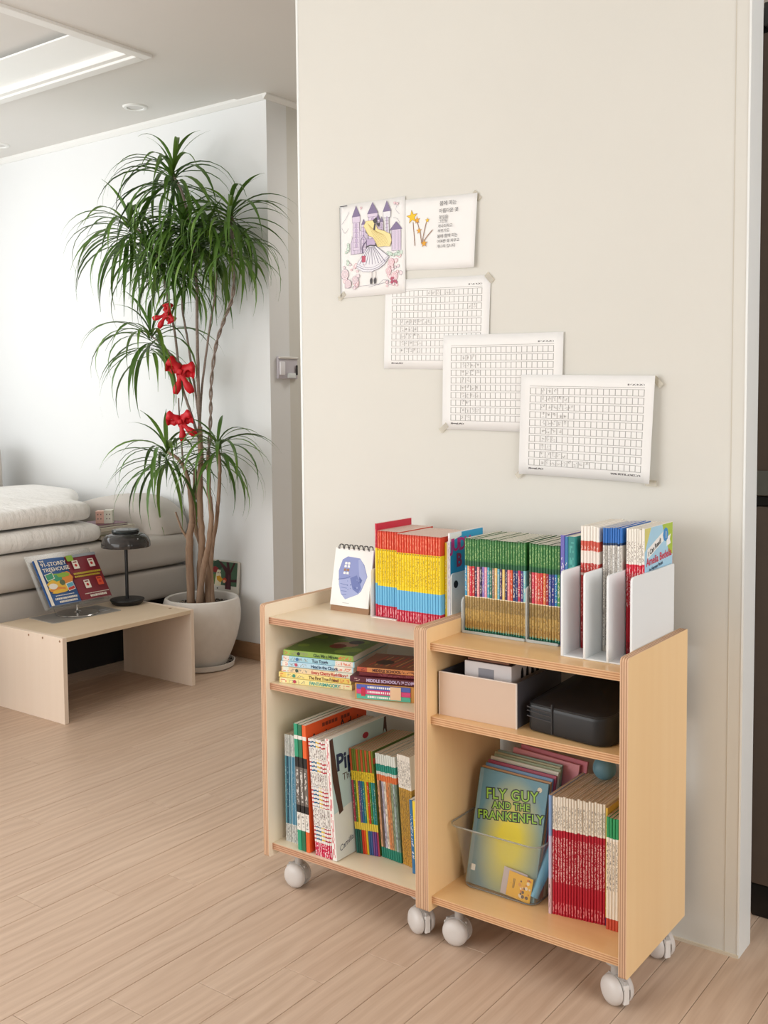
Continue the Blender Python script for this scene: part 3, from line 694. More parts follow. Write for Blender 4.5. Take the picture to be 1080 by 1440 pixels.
# ---- bottom of the left bookshelf
M_teal = spine('teal_white_spine', [(0, '#d5d6d2'), (.17, 'obj'), (.80, '#d3d5d1')], [(.01, .16, '#4d5358', 40, .4), (.82, .97, '#8b9195', 40, .4), (.3, .7, '#b8d3dc', 60, .15)])
row(-.9165, -.8745, 8, -.283, ZB, .243, .17, M_teal, [('#5d9dae', 'teal'), ('#24536b', 'navy'), ('#6ca6bd', 'sky blue'), ('#8fb4c4', 'pale blue'), ('#4f8fae', 'mid blue'), ('#6f9fb6', 'slate blue'), ('#7fb0bb', 'aqua'), ('#86466f', 'plum')], 'thin %s reader with white spine ends at the left of bottom shelf', 'blue-grey readers', pages=M_pages_old)
M_blkband = spine('black_band_spine', [(0, 'obj'), (.16, '#e6e2da'), (.30, '#1d1b1b'), (.36, '#6d655e'), (.66, '#1d1b1b'), (.74, 'obj'), (.88, '#e9e4dc'), (.91, 'obj')], [(.18, .29, '#3b3634', 50, .4), (.38, .64, '#eae5de', 60, .4)])
for k, (c, nm) in enumerate((('#2f9b76', 'green'), ('#276e4c', 'dark green'), ('#e4622c', 'orange'))):
    o = book(-.8635 + .0120*k, -.303, ZB + .0005, .0110, .280, .215, M_blkband, c, 'tall %s black-banded picture book beside the striped spines' % nm, 'black-banded picture books', name='picture_book', rot=(0, -.03, 0))
    if k == 2:
        side_panel_print(o, .0110, [(rrect(.001, .001, .214, .279, .001, 2), plain('#e2551f', .45))])
        lettering('Ash', .050, M_blk, o, (.0114, .010, .222), (PI/2, .02, PI/2)); lettering('Adair', .040, M_blk, o, (.0114, .112, .236), (PI/2, .02, PI/2)); flat_print('small_print', [(rrect(.055 + .011*q, .264, .064 + .011*q, .272, 0), plain('#7a2c14', .5)) for q in range(9) if q != 5], o, (.0114, 0, 0), RX90)
M_strp = Mat('striped_spine', .4, .4)
(gx, gy, gz), _ = M_strp.coord('Generated'); (nx, ny, nz), _ = M_strp.coord('Normal')
wn = M_strp.node('ShaderNodeTexWhiteNoise'); wn.noise_dimensions = '3D'; cx = M_strp.node('ShaderNodeCombineXYZ')
M_strp.link((gx * 4).floor().s, cx.inputs[0]); M_strp.link((gz * 90).floor().s, cx.inputs[1]); M_strp.link((M_strp.rnd() * 57).s, cx.inputs[2]); M_strp.link(cx.outputs[0], wn.inputs['Vector'])
glyph = (E(M_strp.nt, wn.outputs['Value']) < .42) * ((gx - .5).abs() < .3) * (ny < -.4)
col = M_strp.rgb('#eeeae4')
tz = ((gz > .84) * (gz < .92)).mx((gz > .60) * (gz < .71)).mx((gz > .26) * (gz < .41))
col = M_strp.mix(glyph * tz, col, M_strp.rgb('#7a6a66'))
st = ((gz > .925)).mx((gz > .72) * (gz < .83)).mx((gz > .42) * (gz < .59)).mx((gz > .12) * (gz < .25))
ph = (gz * 29).frac()
col = M_strp.mix(st * (ph < .36), col, M_strp.objcol())
col = M_strp.mix(gz < .115, col, M_strp.mix(glyph, M_strp.rgb('#d01f4d'), M_strp.rgb('#f6dbe0')))
M_strp.base(col)
SC9 = ['#c83a4a', '#2f6a9e', '#2b5f78', '#3f78a0', '#e8c23a', '#d8b83c', '#b43a52', '#c03a4a', '#c8434a']
row(-.8145, -.7685, 9, -.301, ZB, .255, .20, M_strp.m, SC9, 'white picture book with thin colour stripes on its spine, bottom of pale bookshelf', 'stripe-spined picture books', lean=.07, name='picture_book')
pip = book(-.7665, -.302, ZB + .0008, .0125, .262, .205, spine('red_tick_spine', [(0, '#efeae4')], [(0, 1, '#cf3a4e', 26, .5)]), '#ffffff', 'pale blue picture book facing right beside the striped spines', name='picture_book', rot=(0, -.07, 0))
M_pale = plain('#b9d2d2', .45, .1); M_pale2 = plain('#dfe3dc', .5, .08); M_trunk = plain('#4a3026', .6); M_redcap = plain('#a5263a', .5)
side_panel_print(pip, .0125, [(rrect(.001, .001, .204, .261, .001, 2), M_pale), ([(.001, .001), (.204, .001), (.204, .10), (.12, .085), (.06, .11), (.001, .10)], M_pale2),
      ([(.001, .258), (.012, .261), (.02, .19), (.032, .10), (.018, .095), (.003, .17)], M_trunk), ([(.188, .225), (.196, .261), (.204, .261), (.204, .22), (.196, .235)], M_trunk), (disc(.125, .238, .011, 10, .007), M_redcap)])
lettering('Pip', .050, M_navy, pip, (.0131, .018, .188), RX90, bold=.0015)
lettering('The', .022, M_trunk, pip, (.0131, .036, .163), RX90)
lettering('Camilla', .017, M_navy, pip, (.0131, .012, .016), (PI/2, -.30, PI/2), shear=.3)
M_lean = spine('green_orange_spine', [(0, 'obj'), (.24, '#e9d04a'), (.30, 'obj'), (.70, '#e3c93a'), (.78, '#6d7d2c')], [(.70, .78, '#6a5a1c', 40, .5)])
def lean_mat(low, top):
    return spine('leaning_spine_%s_%s' % (low, top), [(0, low), (.23, '#e8cf4c'), (.30, 'obj'), (.70, '#e5ca34'), (.79, top)], [(.71, .78, '#6a5a1c', 40, .5), (.34, .66, '#f0e6c0', 70, .12)])
LM = [('#2d6e66', '#c2552a', '#b23a52', 'crimson'), ('#27584f', '#6e7b28', '#4d7a34', 'olive'), ('#2f6a54', '#72812c', '#e4c92f', 'yellow'), ('#cc3a26', '#c65a2c', '#6a5a8c', 'purple'), ('#e2571f', '#6f7f2a', '#2f6d9a', 'blue'), ('#e3c22e', '#c65a2c', '#2f8d84', 'teal'), ('#355a8a', '#6f7f2a', '#d8c42e', 'mustard'), ('#3d5f96', '#c4572c', '#d2401f', 'red'), ('#7a4a86', '#6c7c29', '#4f8a3a', 'green'), ('#64408a', '#c9602f', '#2d8f8a', 'sea green'), ('#b03a58', '#6c7c29', '#2b7f7b', 'dark teal')]
LN = .082; wd = (.7485 - .6935) / 11
for k, (lo, tp, mid, nm) in enumerate(LM):
    o = book(-.7485 + k * wd, -.242 + .0012*k, ZB + .0007, wd * .95, .228, .16, lean_mat(lo, tp), mid, 'yellow-banded paperback with %s spine middle leaning left on bottom shelf' % nm, 'yellow-banded leaning paperbacks', rot=(0, -LN, 0), pages=M_pages_old)
    if k == 10: side_panel_print(o, wd * .95, [(rrect(.001, .001, .159, .227, .001, 2), plain('#5d7330', .45)), ([(.001, .20), (.159, .20), (.159, .212), (.001, .212)], plain('#cf4a2a', .5))])
M_trd = spine('teal_orange_spine', [(0, '#1f7d68'), (.10, 'obj'), (.74, '#d9703a'), (.80, '#cfd4cc'), (.83, '#1f8a78'), (.90, '#d9ddd6')], [(.12, .72, '#3c302c', 26, .35)])
row(-.6915, -.636, 9, lambda i: -.226 - .0004*i, ZB, .226, .15, M_trd, [('#d8a27a', 'tan'), ('#5d4a3f', 'brown'), ('#b9b3c4', 'lilac'), ('#e3d9c9', 'cream'), ('#d98a55', 'orange'), ('#c98f5f', 'copper'), ('#8f9a78', 'olive'), ('#a4b3b0', 'pale grey'), ('#6b7f6d', 'moss green')], 'thin teal-ended reader with %s spine middle in right half of bottom shelf', 'teal-ended readers', lean=.075, pages=M_pages_old)
M_ylw = spine('yellow_white_spine', [(0, '#c3913a'), (.25, '#b98f3a'), (.70, '#e8e2d8')], [(.02, .68, '#4a3a2a', 60, .3), (.72, .95, '#6b625c', 60, .45)])
row(-.634, -.596, 7, lambda i: -.228 - .001*i, ZB, .236, .15, M_ylw, None, 'thin white-topped mustard reader at the right of bottom shelf', 'mustard readers', lean=.065, pages=M_pages_old)
book(-.5935, -.252, ZB + .0005, .0085, .155, .12, BND, '#2f6d9e', 'small blue paperback at the right front of bottom shelf', rot=(0, -.05, 0))
book(-.5840, -.254, ZB + .0005, .0100, .155, .12, BND, '#f0cf3c', 'small yellow paperback next to the blue one by the side panel', rot=(0, -.05, 0))

# ---- middle board of the right bookshelf: tray with a carton, black case
tr = empty('storage_tray', (-.4165, -.19, ZM)); tag(tr, 'beige metal tray on the middle board of the honey bookshelf', 'storage tray'); tr.rotation_euler = (0, 0, .02)
M_tray = plain('#d3b8a2', .45, .02); M_traye = plain('#eadfd6', .4, .02); M_trayi = plain('#4b4a50', .5)
TX, TY, TZ = .085, .095, .086
bm = bmesh.new(); add_box(bm, (-TX, -TY, 0), (TX, TY, .0015)); add_box(bm, (-TX, -TY, .0015), (-TX + .0015, TY, TZ)); add_box(bm, (TX - .0015, -TY, .0015), (TX, TY, TZ)); add_box(bm, (-TX, TY - .0015, .0015), (TX, TY, TZ))
bmobj('tray_body', bm, M_trayi, tr)
box('front_panel', (-TX, -TY - .0018, 0), (TX, -TY, TZ), M_tray, tr, .0006, 1)
bm = bmesh.new(); add_box(bm, (TX - .0008, -TY - .0022, 0), (TX + .0008, -TY + .001, TZ)); add_box(bm, (-TX, -TY - .0022, TZ - .0008), (TX, -TY + .001, TZ + .0006)); add_box(bm, (-TX - .0008, -TY - .0022, 0), (-TX + .0008, -TY + .001, TZ))
bmobj('edge_trim', bm, M_traye, tr)
ct = empty('carton', (-.405, -.195, ZM + .0018)); ct.rotation_euler = (0, 0, .03); tag(ct, 'white printed carton sticking out of the beige tray', 'carton')
M_ct = plain('#dbd6d6', .5, .02)
box('carton_body', (-.053, -.068, 0), (.05, .085, .108), M_ct, ct, .0008, 1)
box('label_print', (-.022, -.0684, .078), (.012, -.068, .097), plain('#8d8d95', .5), ct)
bm = bmesh.new()
for k in range(4): y = -.03 + k * .022; add_prism(bm, [(y, .078), (y + .011, .078), (y + .0105, .09), (y + .007, .098), (y + .004, .098), (y + .0005, .09)], 'x', .05, .0504)
bmobj('bottle_icons', bm, M_blk, ct)
box('flap', (-.05, -.06, .1082), (.04, .05, .112), plain('#8c5a3e', .6), ct, rot=(0, 0, 0)); box('lid_print', (-.052, -.067, .1081), (.049, -.02, .1085), plain('#3c3436', .5), ct)
cs = empty('leather_case', (-.212, -.19, ZM)); cs.rotation_euler = (0, 0, math.radians(-7)); tag(cs, 'black leather zip case with rounded corners on the honey bookshelf', 'case')
M_lea = Mat('black_leather', .42, .5); (_, _, _), v_ = M_lea.coord(); M_lea.base(M_lea.mix(M_lea.noise(v_, 40, 2), '#0b0b0d', '#161618')); M_lea.bump(M_lea.noise(v_, 900, 2), .25, .0004); M_lea = M_lea.m
def case_body():
    """rounded box with domed lid"""
    bm = bmesh.new(); out = rrect(-.087, -.10, .083, .10, [.012, .032, .03, .03], 6); n = len(out); rings = []
    prof = [(-.006, 0, 0), (-.001, .003, 0), (0, .009, 0), (0, .030, 0), (0, .056, 0), (-.0005, .062, 0), (-.003, .066, 0), (-.016, .069, .004), (-.035, .070, .010), (-.06, .070, .016)]
    for off, z, dome in prof:
        ring = []
        for (x, y) in out:
            l = max(abs(x)/.087, abs(y)/.1); k = 1 + off / .09
            sl = .012 * (y / .1)
            ring.append(bm.verts.new((x * k, y * k, z + dome + (sl if z > .05 else 0))))
        rings.append(ring)
    for a, b in zip(rings, rings[1:]):
        for i in range(n): bm.faces.new((a[i], a[(i+1) % n], b[(i+1) % n], b[i]))
    bm.faces.new(rings[0][::-1]); bm.faces.new(rings[-1]); return bm
bmobj('body', case_body(), M_lea, cs, angle=45, loc=(0, 0, .0004))
for z in (.030, .040, .047): tube('zip_seam', [(-.0872, -.088, z), (-.086, -.1003, z - .001), (-.06, -.1012, z - .002), (-.032, -.1012, z - .003)], .0012, plain('#3a3a3e', .35), cs, 6)
box('seam_strip', (-.033, -.1022, .004), (-.029, -.0995, .061), M_lea, cs, .001, 1)
tube('lid_piping', [(x * .985, y * .985, .0645 + .012*y/.1) for x, y in rrect(-.087, -.10, .083, .10, [.012, .032, .03, .03], 6)] + [(-.087*.985, -.088*.985, .054)], .0017, M_lea, cs, 6)

# ---- bottom of the right bookshelf: clear bin of face-out books, red readers
M_bin = glassy('clear_bin_plastic', '#fafbfa', .06, 1.35, .97)
bn = empty('clear_bin', (-.399, -.150, ZB)); tag(bn, 'clear plastic bin holding face-out books on the bottom board', 'bin')
def bin_mesh():
    bm = bmesh.new()
    def ring(z, ex, fr=0):
        o = []
        for (x, y) in rrect(-.082 - ex, -.088 - ex, .082 + ex, .088 + ex, .022, 5):
            dip = 0
            if z > .1 and y < -.09: dip = -.030 * max(0, 1 - (abs(x) / .055) ** 4) if abs(x) < .055 else 0
            o.append(bm.verts.new((x, y, z + dip)))
        return o
    rs = [ring(.0008, -.008), ring(.003, -.003), ring(.008, 0), ring(.07, .007), ring(.118, .0135), ring(.124, .0145), ring(.130, .0185), ring(.131, .0215), ring(.127, .022)]
    n = len(rs[0])
    for a, b in zip(rs, rs[1:]):
        for i in range(n): bm.faces.new((a[i], a[(i+1) % n], b[(i+1) % n], b[i]))
    bm.faces.new(rs[0][::-1]); return bm
b_ = bmobj('bin_shell', bin_mesh(), M_bin, bn, angle=50)
so = b_.modifiers.new('thickness', 'SOLIDIFY'); so.thickness = .0018; so.offset = -1
rim = [(x, y, .1295 + (-.030 * max(0, 1 - (abs(x)/.055)**4) if (y < -.09 and abs(x) < .055) else 0)) for x, y in rrect(-.082 - .0205, -.088 - .0205, .082 + .0205, .088 + .0205, .022, 5)]
tube('rim', rim + [rim[0]], .0016, glassy('clear_rim', '#e3e5e2', .05, 1.45, .75), bn, 6)
tube('foot_edge', [(x, y, .0035) for x, y in rrect(-.0805, -.0865, .0805, .0865, .02, 5)] + [(-.0805, -.0665, .0035)], .0014, glassy('clear_edge', '#8e908e', .08, 1.45, .3), bn, 6)
def face_book(xc, yb, w_, h_, th, back, roll, mat, label, zb=ZB + .0035, grp='face-out books in the clear bin'):
    """book standing cover to the front, leaning back"""
    o = empty('picture_book', (xc, yb, zb)); o.rotation_euler = Euler((-back, roll, 0)); tag(o, label, 'book', grp)
    box('front_cover', (-w_/2, 0, 0), (w_/2, .0006, h_), mat, o); box('back_cover', (-w_/2, th - .0006, 0), (w_/2, th, h_), mat, o)
    box('spine', (-w_/2 - .0005, 0, 0), (-w_/2, th, h_), mat, o); box('pages', (-w_/2 + .0005, .0006, .001), (w_/2 - .0015, th - .0006, h_ - .001), M_pages_old, o)
    return o
def fly_cover():
    m = Mat('glow_cover', .4, .45); (gx, gy, gz), _ = m.coord('Generated')
    dx = (gx - .55) * 1.5; dz = (gz - .44) * 1.3
    r = (dx*dx + dz*dz)._m('SQRT'); f = ((r - .22) * 1.9).clamp()
    m.base(m.mix(f, '#dcc80c', '#5a8794')); return m.m
BACK = math.radians(13.5)
fb = face_book(-.402, -.226, .155, .228, .006, BACK, .02, fly_cover(), 'blue and yellow picture book at the front of the clear bin')
RF = (PI/2, 0, 0); M_lime = plain('#93c23a', .5); M_ink = plain('#20241c', .5)
for s, z, sz, x in (('FLY GUY', .180, .0285, .002), ('AND THE', .162, .0185, .003), ('FRANKENFLY', .140, .0232, .004)):
    lettering(s, sz, M_ink, fb, (x - .0005, -.0003, z), (PI/2, -.15, 0), align='CENTER', bold=.0022, space=1.08)
    lettering(s, sz, M_lime, fb, (x, -.0006, z), (PI/2, -.15, 0), align='CENTER', bold=.0003, space=1.08)
flat_print('sticker', [(rrect(-.072, .026, -.060, .038, .0005, 2), M_wht)], fb, (0, -.0002, 0), RF)
flat_print('round_seal', [(disc(.060, .213, .0052, 14), plain('#d8cdb4', .6))], fb, (0, -.0002, 0), RF)
flat_print('spine_fold', [([(-.077, .001), (-.069, .001), (-.069, .227), (-.077, .227)], plain('#7796a0', .45))], fb, (0, -.0002, 0), RF)
BK = [('#b98a5c', .156, .232, 'tan-edged'), ('#6b8fb3', .152, .236, 'steel blue'), ('#a33f58', .155, .240, 'raspberry'), ('#8a7bb0', .15, .238, 'lavender'), ('#dcd8c6', .155, .243, 'cream'), ('#9aa888', .152, .246, 'sage'), ('#b8b28e', .15, .248, 'khaki'), ('#8ea595', .148, .250, 'grey-green')]
for k, (c, w_, h_, nm) in enumerate(BK):
    face_book(-.402 + .002 * (k % 3), -.2185 + .0078 * k, w_, h_ - .002, .0055, BACK - .004*k, .02, plain(c, .5), '%s picture book standing behind the front one in the clear bin' % nm)
for k, (c, nm) in enumerate((('#d58b92', 'rose pink'), ('#c46a78', 'deep pink'))):
    face_book(-.378 + .012*k, -.146 + .010*k, .15, .252 + .006*k, .006, BACK - .05, .055, plain(c, .55), '%s picture book, taller, at the back of the clear bin' % nm)
cd1 = box('note_card', (-.026, -.0006, 0), (.026, 0, .052), plain('#c9b7b9', .6), loc=(-.372, -.2285, ZB + .004), rot=(-.19, .09, 0)); tag(cd1, 'pinkish grey blank card tucked in front of blue and yellow book', 'card')
cd2 = box('picture_card', (-.0265, -.0006, 0), (.0265, 0, .048), plain('#efb21f', .5), loc=(-.358, -.2305, ZB + .004), rot=(-.17, .10, 0)); tag(cd2, 'yellow card with small brown and orange doodles in the clear bin', 'card')
dd = [(stroke([(-.014, .018), (-.0115, .019), (-.0115, .036), (-.014, .036), (-.014, .018)], .0011), M_blk), (disc(-.019, .026, .0006, 6), M_blk)]
for k in range(26):
    x, y = random.uniform(.0, .023), random.uniform(.006, .043); dd.append((disc(x, y, random.uniform(.0015, .0038), 8), random.choice([plain('#5d4a44', .6), plain('#d8722a', .6), plain('#f0dcc4', .6), plain('#e39a4a', .6)])))
flat_print('doodle_print', dd, cd2, (0, -.0007, 0), RF)
rl = tube('paper_roll', [(-.327, -.222, ZB + .014), (-.318, -.20, ZB + .055), (-.309, -.178, ZB + .10)], [.0085, .011, .0095], plain('#6fb6d8', .5), None, 14); tag(rl, 'light blue rolled paper leaning in the corner of the clear bin', 'paper roll')
M_red = spine('red_reader_spine', [(0, '#b3122c'), (.60, '#b5142f'), (.72, '#ece3d4')], [(.02, .11, '#eb9a9a', 40, .5), (.28, .66, '#f0cfc9', 80, .46), (.74, .93, '#5f5148', 70, .38)])
row(-.2805, -.1795, 19, lambda i: -.236 + .0009*i + random.choice((0, .001)), ZB, .230, .15, M_red, None, 'slim red reader with cream spine top on the bottom board', 'red readers on the bottom board', pages=M_pages_old, hv=.0015)
book(-.2870, -.238, ZB + .0003, .0060, .231, .15, spine('blue_pink_spine', [(0, '#d9b7bd'), (.3, '#c9c0d8'), (.66, '#7f9fcb')], [(.05, .25, '#3c3438', 20, .3)]), '#ffffff', 'slim blue-topped reader at the left end of the red row', pages=M_pages_old)
book(-.1790, -.219, ZB + .0003, .0045, .225, .15, spine('gold_spine', [(0, '#4a2a5a'), (.07, '#d8b24a')], [(.1, .9, '#efe3b8', 60, .2)]), '#ffffff', 'thin gold-spined reader at the right end of the red row', pages=M_pages_old)
M_gt = spine('green_top_thin_spine', [(0, '#c8503a'), (.10, '#ece2d2'), (.80, '#f0ece4'), (.82, '#2f9a62')], [(.35, .78, '#4a4440', 70, .4)])
row(-.1735, -.1495, 4, -.228, ZB, .212, .15, M_gt, None, 'thin green-topped cream reader beside the right panel', 'green-topped cream readers', pages=M_pages_old)
bl = lathe('toy_ball', [(0, -.023)] + [(.023*math.cos(math.radians(a)), .023*math.sin(math.radians(a))) for a in range(-80, 90, 10)] + [(0, .023)], plain('#5d8796', .5), None, 24, loc=(-.232, -.108, ZB + .2325 + .0235), angle=80); tag(bl, 'dull teal ball lying on top of the red readers', 'ball')

# ================================================================== papers taped to the partition wall
M_sheet = plain('#f1f0ee', .75, .015)
M_tape = glassy('clear_tape', '#e9e4d8', .2, 1.35, .7)
M_pencil = plain('#8b8783', .8); M_dark = plain('#4a474b', .7)
def grid_paper(rows=10, cols=20):
    m = Mat('manuscript_grid', .75, .2); (u, v, _), _ = m.coord('UV')
    gu = (u - .075) / .85; gv = (v - .095) / .79
    inside = (gu > -.004) * (gu < 1.004) * (gv > -.006) * (gv < 1.006)
    fu = (gu * cols).frac(); fv = (gv * rows).frac()
    cell = fv < .80
    vline = ((fu < .07).mx(fu > .93)) * cell
    hline = (fv < .055).mx((fv > .765) * (fv < .82))
    ln = (vline.mx(hline)) * inside
    wn = m.node('ShaderNodeTexWhiteNoise'); wn.noise_dimensions = '2D'; cx = m.node('ShaderNodeCombineXYZ')
    m.link((u * 150).floor().s, cx.inputs[0]); m.link((v * 100).floor().s, cx.inputs[1]); m.link(cx.outputs[0], wn.inputs['Vector'])
    foot = (E(m.nt, wn.outputs['Value']) < .7) * (v > .056) * (v < .074) * ((u > .075) * (u < .19)).mx((u > .70) * (u < .925) * (v > .040))
    head = (E(m.nt, wn.outputs['Value']) < .6) * (v > .905) * (v < .922) * (u > .80) * (u < .925)
    _, ov = m.coord()
    c = m.mix(m.noise(ov, 12, 2), '#edecea', '#f5f4f2')
    c = m.mix(ln * .8, c, m.rgb('#8a8784')); c = m.mix(foot.mx(head) * .85, c, m.rgb('#5a5658')); m.base(c); return m.m
M_grid = grid_paper()
def sheet(name, xl, zt_, w_, h_, tilt, depth, mat, curl, label, cat='paper', group=None, tapes=()):
    """slightly curled sheet hanging flat on the wall plane y = 0; local x right, z down from the top left corner"""
    r = empty(name, (xl, -depth, zt_)); r.rotation_euler = (0, tilt, 0); tag(r, label, cat, group)
    NX, NZ = 14, 8; vs, fs, uv = [], [], []
    for j in range(NZ + 1):
        for i in range(NX + 1):
            a, b = i / NX, j / NZ
            dy = -curl * (max(0, a - .72) / .28) ** 2 * (.6 + .6 * b) - .0008 * math.sin(a * 6 + b * 3) - curl * .12 * (max(0, .15 - a) / .15) ** 2
            vs.append((a * w_, dy - .0012, -b * h_)); uv.append((a, 1 - b))
    for j in range(NZ):
        for i in range(NX):
            k = j * (NX + 1) + i; fs.append((k, k + NX + 1, k + NX + 2, k + 1))
    o = mesh('sheet', vs, fs, mat, r, smooth=True)
    ul = o.data.uv_layers.new(name='UVMap')
    for lp_ in o.data.loops: ul.data[lp_.index].uv = uv[lp_.vertex_index]
    so = o.modifiers.new('thickness', 'SOLIDIFY'); so.thickness = .0002; so.offset = 0
    for (x, z, rot) in tapes: box('tape', (-.012, -.0002, -.006), (.012, .0, .006), M_tape, r, loc=(x, -.0018 if z > -.1 else -.0018, z), rot=(0, rot, 0))
    return r
def scribbles(parent, cells, w_, h_, rows=10, cols=20, mat=None, depth=.0028):
    """pencilled syllables in manuscript cells, as small strokes"""
    vs, fs = [], []
    cw, ch = w_ * .85 / cols, h_ * .79 / rows
    for (r_, c_) in cells:
        x0, z0 = w_ * .075 + c_ * cw, -h_ * (1 - .095 - .79) - (r_ + 1) * ch * 1.0
        for _ in range(4):
            x, z = x0 + cw * random.uniform(.25, .7), z0 + ch * random.uniform(.15, .65)
            dx, dz = random.choice(((cw*.28, 0), (0, ch*.3), (cw*.18, ch*.2), (-cw*.18, ch*.2))); l = math.hypot(dx, dz); nx, nz = -dz / l * .00032, dx / l * .00032
            b = len(vs); vs += [(x + nx, 0, z + nz), (x - nx, 0, z - nz), (x + dx - nx, 0, z + dz - nz), (x + dx + nx, 0, z + dz + nz)]; fs.append((b, b+1, b+2, b+3))
    return stuff(mesh('handwriting', vs, fs, mat or M_pencil, parent, loc=(0, -depth, 0)))
sA = sheet('manuscript_sheet', -.833, 1.363, .283, .205, .035, .0005, M_grid, .0008, 'gridded manuscript sheet hanging highest, partly under the colouring page', group='manuscript sheets', tapes=((.28, -.006, .8),))
scribbles(sA, [(0, 8), (0, 9), (0, 10), (0, 12), (0, 13), (2, 17), (2, 18)] + [(r, c) for r in range(4, 9) for c in range(2, random.randint(5, 9))], .283, .205)
sB = sheet('manuscript_sheet', -.672, 1.228, .297, .21, .02, .0026, M_grid, .0008, 'gridded manuscript sheet in the middle, overlapped by the lowest one', group='manuscript sheets', tapes=((.004, -.207, -.7),))
scribbles(sB, [(r, c) for r in range(1, 10) for c in range(2, random.randint(4, 6))], .297, .21)
sC = sheet('manuscript_sheet', -.472, 1.136, .300, .212, .03, .0050, M_grid, .016, 'gridded manuscript sheet hanging lowest on the right with curled right edge', group='manuscript sheets', tapes=((.003, -.211, -.7), (.302, -.012, .8), (.296, -.212, 0)))
scribbles(sC, [(r, c) for r, e in enumerate((5, 7, 8, 7, 7, 6, 5, 4, 7, 11)) for c in range(2, e)], .300, .212)
sN = sheet('poem_sheet', -.787, 1.541, .206, .160, .045, .0005, M_sheet, .006, 'white sheet with yellow forsythia drawing and handwritten verse', tapes=((.202, -.006, .8),))
M_star = plain('#f0c51c', .6); M_twig = plain('#8c5a33', .7); M_or = plain('#e3a42a', .6); RFW = (PI/2, 0, 0)
def star(x, y, r, rot=0): return [(x + (r if k % 2 == 0 else r * .42) * math.cos(PI/2 + rot + k * PI/5), y + (r if k % 2 == 0 else r * .42) * math.sin(PI/2 + rot + k * PI/5)) for k in range(10)]
for pts in ([(.036, -.052), (.043, -.105)], [(.046, -.048), (.056, -.075), (.062, -.103)], [(.062, -.103), (.067, -.075), (.074, -.048)], [(.064, -.1), (.076, -.085), (.09, -.072)]):
    flat_print('twig', [(stroke(pts, .0016), M_twig)], sN, (0, -.0026, 0), RFW)
for (x, y, r, m_) in ((.033, -.040, .0145, M_star), (.047, -.048, .008, M_or), (.053, -.072, .007, M_or), (.068, -.101, .0085, M_or), (.075, -.050, .0055, M_star)):
    flat_print('blossom', [(star(x, y, r * 1.13, r * 9), M_twig), (star(x, y, r, r * 9), m_)], sN, (0, -.0027, 0), RFW)
for k, (s, x, z, sz) in enumerate((('봄에 피는', .107, -.020, .0115), ('아름다운 꽃', .106, -.036, .0105), ('꽃잎을', .106, -.049, .009), ('그린듯', .105, -.058, .009), ('개나리라고', .104, -.0685, .0085), ('부르기도', .104, -.079, .0085), ('봄에 활짝 피는', .103, -.091, .009), ('어여쁜 꽃 피우고', .103, -.102, .0085), ('개나리 입니다', .103, -.113, .0085))):
    lettering(s, sz, M_dark, sN, (x, -.0032, z), (PI/2, -.02, 0))
